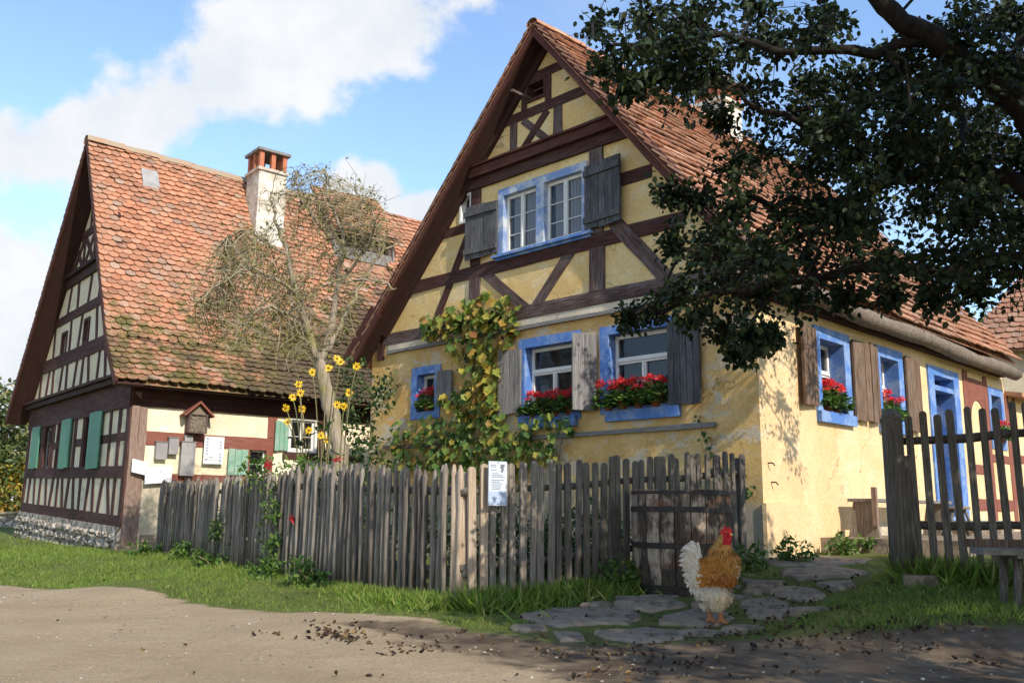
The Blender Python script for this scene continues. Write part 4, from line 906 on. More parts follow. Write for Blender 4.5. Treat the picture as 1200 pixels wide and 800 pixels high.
for z, hh in ((.925, .03), (.775, .05), (.455, .05), (.085, .05), (.025, .045)):
    mb = MB(); n = 40; b = len(mb.v)
    for dz, dr_ in ((-hh/2, .001), (-hh/2, .009), (hh/2, .009), (hh/2, .001)):
        for k in range(n):
            a = 2*math.pi*k/n; rr = brad(z+dz)+dr_+.003; mb.v.append((bx+rr*math.cos(a), by+rr*math.sin(a), bz+z+dz))
    for i in range(4):
        for k in range(n): mb.f.append([b+i*n+k, b+i*n+(k+1) % n, b+((i+1) % 4)*n+(k+1) % n, b+((i+1) % 4)*n+k])
    mb.build('hoop', M['hoop'], brl)
mb = MB(); mb.lathe((bx, by, bz+.86), [(.40, 0), (.40, .015)], 30); mb.build('lid', M['barrel_wood'], brl)

# plank bench on the right
bd = np.array([.99, -.13, 0]); bn = np.array([.13, .99, 0]); b0 = np.array([3.33, 6.62, .665])
bench = thing('bench', (4.1, 6.6, gz(4.1, 6.6)), 'rough plank bench on short legs under the tree beside the yard fence', 'bench')
mb = MB(); mb.box(b0+bd*.85, bd*.85, bn*.13, [0, 0, .022]); mb.build('seat', M['bench_wood'], bench)
mb = MB(); mb.box(b0+bd*.90+bn*.26+np.array([0, 0, .045]), bd*.85, bn*.11, [0, 0, .03]); mb.build('rear_plank', M['shutter_brown'], bench)
for t in (.28, 1.45):
    for w_ in (.0, .25):
        p = b0+bd*t+bn*w_; mb = MB(); mb.tube([(p[0]-.05, p[1]-.02, gz(p[0], p[1])-.1), (p[0], p[1], p[2]-.02)], [.026, .034], 8, jit=.08); mb.build('leg', M['picket_dark'], bench, True)
for t in (.28, 1.45):
    mb = MB(); mb.box(b0+bd*t+bn*.13+np.array([0, 0, -.025]), bd*.05, bn*.25, [0, 0, .02]); mb.build('crosspiece', M['bench_wood'], bench)

# work bench and stool by the long wall
zf = .464+.24
terrace = MB(); terrace.prism([F1.p(-.05, 1.25, -.6)+np.array([0, 0, 0]), F1.p(-1.6, 1.5, -.6), F1.p(-1.6, 11, -.6), F1.p(-.05, 11, -.6)], (0, 0, .76))
tag(terrace.build('paved_terrace', M['flag'], None, base=F1.p(-.8, 3, -.3)), kind='structure')
zt_ = .464+.16
wb = thing('work_bench', F1.p(-.32, 2.7, .16), 'narrow wooden wall bench with a plank top standing by the sunlit side wall', 'bench')
mb = MB(); pbox(mb, S, 1.86, 4.5, .60, .64, .14, .5); mb.build('top', M['bench_wood'], wb)
for u in (1.92, 4.35):
    mb = MB(); mb.hexa([S(u-.03, .16, .12), S(u+.03, .16, .12), S(u+.03, .16, .52), S(u-.03, .16, .52), S(u-.03, .60, .2), S(u+.03, .60, .2), S(u+.03, .60, .44), S(u-.03, .60, .44)]); mb.build('end_board', M['picket'], wb)
mb = MB(); pbox(mb, S, 1.84, 1.89, .30, .78, .46, .52); mb.build('back_stile', M['timber_post'], wb)
st = thing('stool', F1.p(-.75, 3.9, .16), 'small wooden stool with splayed legs beside the wall bench', 'stool')
mb = MB(); mb.lathe(F1.p(-.75, 3.95, .52), [(.16, 0), (.17, .02), (.16, .045)], 14); mb.build('seat', M['picket'], st)
for k in range(4):
    a = k*math.pi/2+.6; c = F1.p(-.75, 3.95, 0); mb = MB(); mb.tube([c+np.array([.24*math.cos(a), .24*math.sin(a), .16]), c+np.array([.1*math.cos(a), .1*math.sin(a), .53])], [.018, .022], 7); mb.build('leg', M['picket_dark'], st, True)
mb = MB(); mb.hexa([S(4.95, .14, .06), S(6.9, .14, .06), S(6.9, .14, .6), S(4.95, .14, .6), S(4.95, .36, .06), S(6.9, .36, .06), S(6.9, .36, .6), S(4.95, .36, .6)])
tag(mb.build('door_step', M['flag'], None, base=S(5.9, .14, .3)), 'grey stone step below the blue front door', 'step')

# ------------------------------------------------------------------ flagstones
STONES = {'broad pale flagstone beside the fence corner, largest at left': [(0.02, 7.5), (0.31, 7.92), (0.98, 7.77), (1.12, 7.55), (0.92, 7.08), (0.34, 6.98)], 'nearest flagstone at the edge of the muddy road': [(0.58, 6.8), (1.04, 7.03), (1.28, 6.95), (1.24, 6.43), (0.91, 6.18), (0.61, 6.5)],
  'flagstone just in front of the barrel': [(0.93, 8.26), (1.42, 8.09), (1.54, 7.84), (1.16, 7.64), (0.84, 7.84)], 'flagstone under the rooster': [(1.17, 7.53), (1.51, 7.77), (1.77, 7.69), (1.82, 7.48), (1.54, 7.18), (1.15, 7.2)],
  'square tilted flagstone right of the rooster': [(1.92, 7.94), (2.23, 7.93), (2.27, 7.43), (2.08, 7.14), (1.86, 7.4)], 'long narrow flagstone by the yard grass': [(2.28, 8.53), (2.64, 7.97), (2.66, 7.72), (2.38, 7.5), (2.25, 8.0)],
  'flat flagstone leading to the stout post': [(2.66, 9.33), (3.4, 9.7), (3.6, 9.2), (3.03, 8.25), (2.64, 8.54)], 'broad sunlit slab at the foot of the house corner': [(2.76, 10.2), (3.5, 10.7), (4.1, 10.3), (3.7, 9.8), (2.7, 9.5)],
  'small flagstone between two long ones by the grass': [(2.68, 8.20), (2.97, 8.05), (2.92, 7.83), (2.72, 7.85)], 'flagstone between the barrel and the rooster': [(1.62, 8.22), (2.0, 8.2), (2.12, 8.0), (1.9, 7.98), (1.6, 8.0)],
  'narrow flagstone right of the barrel': [(2.2, 9.0), (2.55, 8.6), (2.5, 8.42), (2.17, 8.58)], 'little flagstone at the left of the muddy edge': [(0.30, 6.86), (0.52, 6.78), (0.53, 6.43), (0.35, 6.43)]}
for lab, poly in STONES.items():
    c = np.mean(poly, 0); mb = MB(); pts = []
    n = len(poly)
    for i in range(n):
        a = np.array(poly[i]); b = np.array(poly[(i+1) % n])
        for f in (0, .33, .66):
            q = a+(b-a)*f; q = c+(q-c)*(.93+random.uniform(-.09, .07)); pts.append(q)
    tilt = (random.uniform(-.02, .02), random.uniform(-.02, .02)); b = len(mb.v); n = len(pts)
    for sc_, dz in ((1.03, -.08), (1.0, .004), (.93, .022), (.5, .026)):
        for q in pts:
            p = c+(q-c)*sc_; mb.v.append((p[0], p[1], gz(p[0], p[1])+dz+(tilt[0]*(p[0]-c[0])+tilt[1]*(p[1]-c[1]) if dz > 0 else 0)+(random.uniform(-.004, .004) if dz > .02 else 0)))
    for L in range(3):
        for k in range(n): mb.f.append([b+L*n+k, b+L*n+(k+1) % n, b+(L+1)*n+(k+1) % n, b+(L+1)*n+k])
    mb.f.append([b+3*n+k for k in range(n)])
    o = mb.build('flagstone', M['flag'], None, base=(c[0], c[1], gz(*c))); tag(o, lab, 'flagstone', 'flagstones of the path')
rs_ = random.Random(21)
for (x, y) in [(.15, 7.0), (1.05, 7.95), (1.35, 6.85), (1.75, 7.05), (2.35, 7.2), (2.2, 8.3), (2.45, 8.15), (1.3, 8.2), (.75, 7.9), (2.75, 9.0), (2.0, 8.75), (1.65, 7.85)]:
    mb = MB(); n = 7; b = 0; rr = [rs_.uniform(.09, .17) for _ in range(n)]
    for sc_, dz in ((1.05, -.06), (1, .012), (.85, .026), (.4, .03)):
        for k in range(n):
            a = 6.283*k/n+rs_.uniform(-.05, .05); mb.v.append((x+rr[k]*sc_*math.cos(a)*1.3, y+rr[k]*sc_*math.sin(a), gz(x, y)+dz+rs_.uniform(-.005, .005)))
    for L in range(3):
        for k in range(n): mb.f.append([L*n+k, L*n+(k+1) % n, (L+1)*n+(k+1) % n, (L+1)*n+k])
    mb.f.append([3*n+k for k in range(n)])
    tag(mb.build('flagstone', M['flag'], None, base=(x, y, gz(x, y))), 'small broken piece of flagstone sunk in the muddy path', 'flagstone', 'broken flagstone pieces')
mb = MB(); c = np.array([3.40, 7.72, gz(3.4, 7.72)+.05]); mb.box(c-np.array([0, 0, .02]), [.13, -.02, 0], [.02, .07, 0], [0, 0, .05])
tag(mb.build('stone_block', M['flag'], None, base=c-np.array([0, 0, .05])), 'small pale stone block at the foot of the stout fence post', 'stone')

# ------------------------------------------------------------------ things on the long wall of the old house
def wall_thing(name, label, cat, t, z, o=.03):
    return thing(name, S2(t, z, o), label, cat)
ih = wall_thing('insect_hotel', 'little roofed insect hotel hung under the eaves of the old house', 'insect hotel', 1.24, 2.25)
mb = MB(); ring(mb, S2, 1.05, 1.43, 2.24, 2.62, 1.08, 1.40, 2.27, 2.60, .03, .24); mb.build('box', M['timber_worn'], ih)
mb = MB(); pbox(mb, S2, 1.08, 1.40, 2.27, 2.60, .05, .2); mb.add([S2(1.05, 2.62, .2), S2(1.43, 2.62, .2), S2(1.24, 2.82, .2)], [(0, 1, 2)])
r2 = random.Random(3)
for _ in range(70):
    u, z = r2.uniform(1.1, 1.38), r2.uniform(2.29, 2.58); rr = r2.uniform(.008, .02); mb.tube([S2(u, z, .19), S2(u, z, .205+r2.uniform(0, .02))], rr, 6)
mb.build('reed_filling', M['hotel_fill'], ih)
for a, b in (((.94, 2.58), (1.25, 2.87)), ((1.54, 2.58), (1.23, 2.87))):
    mb = MB(); pbeam(mb, S2, a, b, .035, .01, .30, jit=.002); mb.build('roof_board', M['timber_red'], ih)
for (nm, lab, u0, u1, z0, z1, o0, o1, mt, ca) in [('wall_box', 'grey letter sized box on the old house wall, lower left of two', .49, .71, 1.70, 2.03, .02, .12, 'grey_box', 'box'), ('wall_box', 'grey box fixed to the red beam, upper right of two', .73, .92, 1.81, 2.13, .03, .13, 'grey_box', 'box'),
        ('wall_panel', 'tall narrow grey panel standing on a bracket against the old house wall', .98, 1.26, 1.40, 2.06, .05, .14, 'slate', 'panel')]:
    t_ = wall_thing(nm, lab, ca, (u0+u1)/2, z0); mb = MB(); pbox(mb, S2, u0, u1, z0, z1, o0, o1); mb.build('body', M[mt], t_)
    mb = MB(); pbox(mb, S2, u0-.012, u1+.012, z1, z1+.018, o0, o1+.014); mb.build('lid', M['grey_board'], t_)
    if nm == 'wall_panel':
        mb = MB(); mb.tube([S2(1.12, 1.28, .09), S2(1.12, 1.42, .09)], .02, 8); mb.build('bracket', M['iron'], t_)
        mb = MB(); pbox(mb, S2, 1.04, 1.20, 2.08, 2.2, .06, .12); mb.build('top_block', M['slate'], t_)
po = wall_thing('poster', 'white poster with rows of small dark pictures beside the faded green shutter', 'poster', 1.65, 1.65)
mb = MB(); pbox(mb, S2, 1.44, 1.85, 1.65, 2.2, .10, .115); mb.build('sheet', M['paper'], po)
mb = MB(); r2 = random.Random(5)
for i, u in enumerate((1.50, 1.58, 1.64, 1.70, 1.78)):
    for k in range(8):
        z = 2.15-.06*k; big = i in (0, 4); w_ = .027 if big else r2.uniform(.012, .024); h_ = .019 if big else .006
        if big and r2.random() < .3: continue
        mb = MB(); pbox(mb, S2, u-w_, u+w_, z-h_, z+h_, .1151, .117); mb.build('picture' if big else 'text_line', M['ink_soft'], po)
mb = MB(); pbox(mb, S2, 1.6, 1.7, 1.7, 2.1, .03, .10); mb.build('batten', M['grey_board'], po)
for lab, u0, u1, z0, z1, ro in [('plain white square board at the corner post of the old house', .05, .33, 1.41, 1.66, .06), ('wide blank white board fixed to the old house wall beside the fence end', .31, .82, 1.24, 1.56, -.05)]:
    t_ = wall_thing('white_board', lab, 'board', (u0+u1)/2, z0); mb = MB()
    mb.hexa([S2(u0, z0+ro*.5, .14), S2(u1, z0-ro*.5, .14), S2(u1, z0-ro*.5, .155), S2(u0, z0+ro*.5, .155), S2(u0, z1+ro*.5, .14), S2(u1, z1-ro*.5, .14), S2(u1, z1-ro*.5, .155), S2(u0, z1+ro*.5, .155)]); mb.build('sheet', M['paper'], t_)
    mb = MB(); pbox(mb, S2, u0+.05, u1-.05, (z0+z1)/2-.03, (z0+z1)/2+.03, .05, .139); mb.build('batten', M['grey_board'], t_)

# ------------------------------------------------------------------ pots of geraniums
def round_leaf_t():
    v = [(0, 0, 0)]+[(.5-.5*math.cos(a)*1.0, .5*math.sin(a), .05*math.sin(3*a)) for a in np.linspace(.3, 2*math.pi-.3, 9)]
    return v, [tuple(range(10))]
RL_T, RL_F = round_leaf_t()
def geranium(i, label):
    p = thing('geranium_pot', (0, 0, -50), label, 'flower pot', 'potted geraniums on the window sills')
    mb = MB(); mb.lathe((0, 0, -50), [(.058, 0), (.082, .12), (.092, .122), (.094, .15), (.082, .15), (.078, .13)], 18); mb.build('pot', M['terracotta'], p, True)
    n = 210; th = RNG.uniform(0, 6.28, n); rr = .20*np.sqrt(RNG.uniform(0, 1, n)); zz = .12+RNG.uniform(0, 1, n)*(.20-rr*.4)
    c = np.stack([rr*np.cos(th), rr*np.sin(th), zz-50-.07*(rr > .12)], 1); d = np.stack([np.cos(th), np.sin(th), RNG.uniform(-.7, .4, n)], 1); u = np.stack([np.cos(th)*.5, np.sin(th)*.5, np.ones(n)], 1)+RNG.normal(0, .35, (n, 3))
    V, F = cards(c, d, u, RNG.uniform(.05, .085, n), RL_T, RL_F); mesh_obj('foliage', V, F, M['leaf_geranium'], p)
    nb = 8+i; sm = MB()
    for k in range(nb):
        a = 6.28*k/nb+RNG.uniform(-.3, .3); r_ = RNG.uniform(.06, .18); c0 = np.array([r_*math.cos(a), r_*math.sin(a), .29+RNG.uniform(0, .11)-r_*.3-50]); cs, ds, us = [], [], []
        sm.tube([(0, 0, .15-50), tuple(c0)], .004, 5)
        for _ in range(34):
            d_ = RNG.normal(size=3); d_[2] = abs(d_[2])*.8-.1; d_ /= np.linalg.norm(d_); cs.append(c0+d_*RNG.uniform(.01, .042)); ds.append(d_+RNG.normal(0, .6, 3)); us.append(d_)
        V, F = cards(cs, ds, us, RNG.uniform(.03, .046, len(cs)), PETAL_T, PETAL_F); mesh_obj('bloom', V, F, M['petal_red'], p)
    sm.build('stems', M['stem'], p); return p
protos = [geranium(i, 'x') for i in range(3)]; used = [False]*3
spots = []
for k, s in enumerate((3.64, 3.40, 3.16, 2.94)): spots.append((G(s, 1.748, -.03), 'middle gable window', ('leftmost', 'second from left', 'third from left', 'rightmost')[k]))
for k, s in enumerate((2.22, 1.98, 1.72, 1.45)): spots.append((G(s, 1.763, .01), 'right gable window', ('leftmost', 'second from left', 'third from left', 'rightmost')[k]))
spots.append((G(6.02, 2.022, -.04), 'small left gable window', 'only one'))
for k, t in enumerate((1.70, 1.90, 2.12)): spots.append((S(t, 1.763, -.08), 'nearest side wall window', ('left', 'middle', 'right')[k]))
for k, t in enumerate((3.62, 3.92)): spots.append((S(t, 1.763, -.04), 'second side wall window', ('left', 'right')[k]))
for k, t in enumerate((8.4, 8.66)): spots.append((S(t, 1.743, -.02), 'farthest small side window', ('left', 'right')[k]))
for k, (p, where, which) in enumerate(spots):
    i = k % 3; lab = f'potted red geranium, {which}, on the {where} sill'
    if not used[i]: protos[i].location = p; protos[i]['label'] = lab; protos[i].rotation_euler = (0, 0, k*1.3); used[i] = True; 
    else: dup(protos[i], p, lab, k*1.3, .95+.15*random.random())
mb = MB(); pbeam(mb, G, (3.85, 1.90), (2.80, 1.90), .02, .05, .065, jit=.001); mb.build('flower_rail', M['iron'], house)
# ------------------------------------------------------------------ rooster (built in its own profile plane, facing right)
RX, RY = 1.60, 7.22; RZ = gz(RX, RY)+.03; KS = .00104
rs = thing('rooster', (RX, RY, RZ), 'golden rooster with a white tail and fluffy white legs standing on the flagstones', 'rooster')
RYAW = R(-12)
def rp(cx, cy, y=0):   # profile drawing units -> world, y across the body
    a, b, c = (cx-400)*KS, y*KS, (770-cy)*KS
    return np.array([RX+a*math.cos(RYAW)-b*math.sin(RYAW), RY+a*math.sin(RYAW)+b*math.cos(RYAW), RZ+c])
bm = bmesh.new()
def blob(cx, cy, rx, rz, ry, rot=0, y=0):
    o = rp(cx, cy, y); mt = Matrix.Translation(o) @ Matrix.Rotation(RYAW, 4, 'Z') @ Matrix.Rotation(R(rot), 4, 'Y') @ Matrix.Diagonal((rx*KS, ry*KS, rz*KS, 1))
    bmesh.ops.create_uvsphere(bm, u_segments=24, v_segments=16, radius=1, matrix=mt)
for a in [(478, 365, 92, 122, 84, 12), (450, 440, 100, 76, 82, 0), (380, 415, 100, 92, 86, 0), (330, 400, 66, 100, 72, -10), (440, 285, 82, 104, 72, 14), (400, 345, 80, 80, 74, 0), (456, 230, 58, 88, 54, 14), (470, 170, 40, 60, 38, 10), (483, 140, 35, 34, 30, 0), (498, 150, 26, 26, 24, 0),
          (286, 430, 74, 126, 68, -8), (350, 560, 100, 66, 84, 0), (425, 575, 84, 78, 70, 0, -25), (330, 570, 80, 66, 66, 0, 30), (412, 632, 58, 44, 52, 0, -25), (330, 632, 44, 44, 40, 0, 32), (235, 380, 56, 120, 44, -14)]: blob(*a)
def limb(pts, rad):
    t = MB(); t.tube(pts, rad, 10); n0 = [bm.verts.new(v) for v in t.v]
    for f in t.f: bm.faces.new([n0[i] for i in f])
for fx, y in ((425, -34), (345, 36)):
    limb([rp(fx-8, 640, y), rp(fx-2, 700, y), rp(fx+2, 752, y)], [24*KS, 19*KS, 17*KS])
    for (dx, dy) in ((58, -8), (46, -34), (46, 26), (-30, 6)): limb([rp(fx, 748, y), rp(fx+dx*.5, 757, y+dy*.5), rp(fx+dx, 767, y+dy)], [15*KS, 12*KS, 7*KS])
tmp = bpy.data.meshes.new('tmp'); bm.to_mesh(tmp); bm.free()
to = bpy.data.objects.new('tmp', tmp); COL.objects.link(to)
rm = to.modifiers.new('r', 'REMESH'); rm.mode = 'VOXEL'; rm.voxel_size = .0075
sm_ = to.modifiers.new('s', 'SMOOTH'); sm_.iterations = 6; sm_.factor = .5
dg = bpy.context.evaluated_depsgraph_get(); body_me = bpy.data.meshes.new_from_object(to.evaluated_get(dg)); bpy.data.objects.remove(to)
bv = np.array([v.co[:] for v in body_me.vertices]); bnm = np.array([v.normal[:] for v in body_me.vertices]); bf = [list(p.vertices) for p in body_me.polygons]
def unproj(v):
    d = v-np.array([RX, RY, RZ]); a = d[:, 0]*math.cos(RYAW)+d[:, 1]*math.sin(RYAW); c = d[:, 2]; return a/KS+400, 770-c/KS, (-d[:, 0]*math.sin(RYAW)+d[:, 1]*math.cos(RYAW))/KS
def plumage(cx, cy):
    n = len(cx); col = np.zeros((n, 4)); col[:, 3] = 1; j = RNG.uniform(-12, 12, n)
    gold = np.array([.46, .185, .035]); pale = np.array([.60, .36, .12]); white = np.array([.70, .60, .46]); red = np.array([.48, .02, .025]); oran = np.array([.42, .16, .06]); rust = np.array([.34, .12, .03])
    col[:, :3] = gold
    f = np.clip((300-cy)/120, 0, 1)[:, None]; col[:, :3] = gold*(1-f*.8)+pale*f*.8
    rmask = (cx > 380) & (cx < 520) & (cy > 380) & (cy < 470); col[rmask, :3] = rust
    bib = (cx+j > 548) & (cy > 330); col[bib, :3] = white*.9
    wh = (cx+j < 300+(cy-330)*-.02) & (cy > 200) | (cy+j > 505) ; col[wh, :3] = white
    bw = (cy > 560) & (cx > 380) & (cy < 690); col[bw, :3] = white*np.array([.95, .88, .74])
    fc = (cx > 455) & (cy < 205) & (cy > 112) & (cx > 440+.15*(cy-112)); col[fc, :3] = red
    sh = (cy > 690); col[sh, :3] = oran
    return col
m = NM('plumage', .85, .2); ca = m.n('ShaderNodeAttribute', attribute_name='plumage').outputs['Color']
m.color(m.mix(.45, ca, m.ramp(m.noise(60, 4, .7), [(.3, (.6, .6, .6)), (.7, (1, 1, 1))]), 'MULTIPLY')); m.bump(m.noise(90, 4), .3, .004); M['plumage'] = m.m
m = NM('feathers', .8, .2); ca = m.n('ShaderNodeAttribute', attribute_name='plumage').outputs['Color']
fc_ = m.mix(.55, ca, m.ramp(m.island(), [(0, (.5, .42, .36)), (.5, (.9, .86, .8)), (1, (1, 1, 1))]), 'MULTIPLY'); m.color(fc_); m.translucent(.12, fc_); M['feathers'] = m.m
cx, cy, cyy = unproj(bv)
mesh_obj('body', bv, bf, M['plumage'], rs, True, attr={'plumage': plumage(cx, cy)})
# contour feathers lying along the body
FE_T = [(0, -.10, 0), (0, .10, 0), (.45, .22, .04), (.8, .18, .03), (1, .0, -.02), (.8, -.18, .03), (.45, -.22, .04)]; FE_F = [(0, 1, 2, 6), (6, 2, 3, 5), (5, 3, 4)]
pick = RNG.choice(len(bv), 9000); px_, py_, yy_ = cx[pick], cy[pick], cyy[pick]
keep = ~((px_ > 452) & (py_ < 205)) & (py_ < 672); pick = pick[keep]; px_, py_ = px_[keep], py_[keep]
fl_dir = np.zeros((len(pick), 3))
ax_ = np.array([math.cos(RYAW), math.sin(RYAW), 0]); dx = -.55*np.ones(len(pick)); dz = -.8*np.ones(len(pick))
neck = py_ < 330; dx[neck] = -.35; dz[neck] = -1
tail = px_ < 300; dx[tail] = -.9; dz[tail] = np.where(py_[tail] < 420, .5, -.5)
fl_dir = ax_[None]*dx[:, None]+np.array([0, 0, 1])[None]*dz[:, None]; nn_ = bnm[pick]; fl_dir -= nn_*(fl_dir*nn_).sum(1, keepdims=True); fl_dir += nn_*.16+RNG.normal(0, .12, (len(pick), 3))
sz = np.where(py_ < 330, .036, .042)*RNG.uniform(.7, 1.3, len(pick)); sz = np.where(py_ > 505, sz*.62, sz)
fl_dir += nn_*np.where(py_ > 505, .25, 0)[:, None]
V, F = cards(bv[pick]+nn_*.001, fl_dir, nn_, sz, FE_T, FE_F); pc = np.repeat(plumage(px_, py_), len(FE_T), 0)
mesh_obj('contour_feathers', V, F, M['feathers'], rs, attr={'plumage': pc})
# long narrow hackle feathers falling from the neck over the shoulders
pk2 = np.where((cx > 385) & (cx < 545) & (cy > 170) & (cy < 400) & ~((cx > 452) & (cy < 205)))[0]; pk2 = pk2[RNG.choice(len(pk2), 1500)]
hd_ = ax_[None]*np.clip((cx[pk2]-470)/160, -.5, .5)[:, None]-np.array([0, 0, 1.])[None]; n2 = bnm[pk2]; hd_ -= n2*(hd_*n2).sum(1, keepdims=True); hd_ += n2*.10+RNG.normal(0, .05, (1500, 3))
HK_T = [(0, -.05, 0), (0, .05, 0), (.5, .075, .02), (1, 0, -.01), (.5, -.075, .02)]
V, F = cards(bv[pk2]+n2*.003, hd_, n2, RNG.uniform(.05, .085, 1500), HK_T, [(0, 1, 2, 4), (4, 2, 3)])
tone = RNG.uniform(0, 1, (1500, 1)); hc = np.array([.62, .34, .10])*tone+np.array([.40, .15, .025])*(1-tone); hc *= np.where(RNG.uniform(0, 1, (1500, 1)) < .12, .45, 1); hc = np.concatenate([hc, np.ones((1500, 1))], 1)
mesh_obj('hackle_feathers', V, F, M['feathers'], rs, attr={'plumage': np.repeat(hc, 5, 0)})
# curved tail plumes
tv, tf, tcol = [], [], []
tips = [(205, 196, .5), (246, 203, .7), (172, 222, .3), (140, 252, .1), (122, 300, 0), (118, 330, -.1), (126, 362, -.1), (140, 400, -.15), (146, 440, -.2), (160, 486, -.2), (178, 520, -.2), (196, 556, -.25), (215, 575, -.2), (158, 240, .2), (132, 285, .1), (190, 215, .4)]
for (tx, ty, up) in tips:
    for yoff in (-26, -8, 12, 28):
        x0, y0 = 300+random.uniform(-12, 12), 370+random.uniform(-25, 60)+(ty-360)*.25; x1, y1 = tx+random.uniform(-8, 14)+abs(yoff)*.3, ty+random.uniform(-8, 8)
        mx_, my_ = (x0+x1)/2-6, min(y0, y1)-28+(40 if ty > 430 else 0)+max(0, ty-430)*.25; b = len(tv); ns = 8; wd = random.uniform(17, 25)
        for i in range(ns+1):
            f = i/ns; qx = (1-f)**2*x0+2*f*(1-f)*mx_+f*f*x1; qy = (1-f)**2*y0+2*f*(1-f)*my_+f*f*y1; e = f+.02
            ddx = 2*(1-f)*(mx_-x0)+2*f*(x1-mx_); ddy = 2*(1-f)*(my_-y0)+2*f*(y1-my_); l = math.hypot(ddx, ddy)+1e-6; nx_, ny_ = -ddy/l, ddx/l
            w_ = wd*(1.0 if f < .7 else math.sqrt(max(0, 1-((f-.7)/.3)**2)))*(.5+.5*min(1, f*3))
            yo = yoff*(.4+.7*f)
            tv += [rp(qx+nx_*w_/2, qy+ny_*w_/2, yo), rp(qx, qy, yo+math.copysign(4, yoff)), rp(qx-nx_*w_/2, qy-ny_*w_/2, yo)]
            cc = np.array([.72, .66, .57])*random.uniform(.9, 1.05) if yoff != 28 or True else 0; tcol += [[*cc, 1]]*3
        for i in range(ns):
            for k in range(2): tf.append([b+i*3+k, b+i*3+k+1, b+(i+1)*3+k+1, b+(i+1)*3+k])
mesh_obj('tail_plumes', tv, tf, M['feathers'], rs, attr={'plumage': np.array(tcol)})
mb = MB(); cs_ = [(440, 128), (430, 100), (446, 108), (452, 78), (464, 98), (478, 62), (490, 92), (504, 68), (511, 95), (524, 86), (524, 120), (505, 128), (470, 132)]
mb.prism([rp(a, b, -5) for a, b in cs_], rp(0, 0, 10)-rp(0, 0, 0)); m = NM('comb', .6, .35); m.color((.50, .012, .018)); m.bump(m.noise(120, 3), .4, .003); M['comb'] = m.m
mb.build('comb', M['comb'], rs)
for y in (-14, 14):
    mb = MB(); pts = [rp(496, 150, y), rp(500, 172, y*1.2), rp(500, 192, y*1.2), rp(498, 206, y)]; mb.tube(pts, [14*KS, 19*KS, 16*KS, 5*KS], 10); mb.build('wattle', M['comb'], rs, True)
mb = MB(); mb.tube([rp(508, 130), rp(522, 131), rp(534, 136)], [11*KS, 8*KS, 1.5*KS], 8); m = NM('beak', .5); m.color((.55, .38, .16)); mb.build('beak', m.m, rs, True)
me_ = NM('eye', .15, .5); me_.color((.02, .008, .004))
for y in (-31, 31):
    mb = MB(); mb.tube([rp(492, 134, y*.85), rp(492, 134, y*1.03)], [6*KS, 4*KS], 8); mb.build('eye', me_.m, rs, True)

# ------------------------------------------------------------------ grape vine on the gable and small climbers
CL = [(5.88, 3.37, 0.2), (5.46, 3.41, 0.23), (4.99, 3.43, 0.25), (4.52, 3.45, 0.28), (4.09, 3.35, 0.23), (4.18, 3.07, 0.23), (4.71, 3.12, 0.25), (5.24, 3.07, 0.2), (5.03, 2.78, 0.18), (4.64, 2.84, 0.23), (4.36, 2.64, 0.2), (4.77, 2.41, 0.23), (4.39, 2.31, 0.23), (4.91, 2.1, 0.23), (4.49, 1.96, 0.23), (4.3, 2.04, 0.12), (5.1, 1.78, 0.25), (4.62, 1.68, 0.25), (4.25, 1.73, 0.18), (5.49, 1.53, 0.23), (4.99, 1.38, 0.25), (4.42, 1.35, 0.25), (5.9, 1.28, 0.23), (5.38, 1.13, 0.23), (4.79, 1.07, 0.23), (6.47, 1.79, 0.18), (6.61, 1.51, 0.17), (6.37, 1.22, 0.18), (6.78, 1.16, 0.1), (5.31, 2.13, 0.15), (3.98, 1.52, 0.15), (3.72, 1.39, 0.2), (3.43, 1.19, 0.2), (3.89, 1.15, 0.2), (4.15, 1.09, 0.18), (3.63, 1.63, 0.15), (3.3, 1.66, 0.13), (2.98, 1.73, 0.1), (2.79, 1.62, 0.11), (3.14, 1.36, 0.13), (3.06, 1.12, 0.1), (2.9, 1.59, 0.11), (5.67, 1.81, 0.18), (6.02, 1.62, 0.18)]
def vine(name, label, clumps, stems, leafmat, per, size, rad=.018, P=G, omax=.22):
    t = thing(name, P(stems[0][0][0], -.2, .08), label, 'vine')
    mb = MB()
    for sline in stems:
        pts = []
        for (a, b) in zip(sline[:-1], sline[1:]):
            for f in np.linspace(0, 1, 5)[:-1]: pts.append(P(a[0]+(b[0]-a[0])*f+random.uniform(-.03, .03), a[1]+(b[1]-a[1])*f, .05+random.uniform(-.015, .03)))
        pts.append(P(sline[-1][0], sline[-1][1], .05)); mb.tube(pts, np.linspace(rad, rad*.35, len(pts)), 7)
    mb.build('stems', M['twig'], t, True)
    C, D, U, Sz = [], [], [], []; nrm = P(0, 0, 1)-P(0, 0, 0); ex = P(1, 0, 0)-P(0, 0, 0)
    for (s, z, r_) in clumps:
        n = int(per*(r_/.2)**2*(.62 if z < 3.2 and r_ > .15 else 1))
        for _ in range(n):
            a = random.uniform(0, 6.28); q = r_*math.sqrt(random.random())*1.15
            C.append(P(s+q*math.cos(a), z+q*math.sin(a), .03+random.uniform(0, omax)*(1-q/r_*.5))); D.append(ex*random.uniform(-.7, .7)+np.array([0, 0, -1])*random.uniform(.3, 1)+nrm*random.uniform(-.1, .6)); U.append(nrm*.7+np.array([0, 0, .6])+RNG.normal(0, .4, 3)); Sz.append(size*random.uniform(.55, 1.2))
    V, F = cards(C, D, U, Sz, VINE_T, VINE_F); mesh_obj('leaves', V, F, leafmat, t)
    return t
up = [c for c in CL if c[1] > 1.9]; lo = [c for c in CL if c[1] <= 1.9]
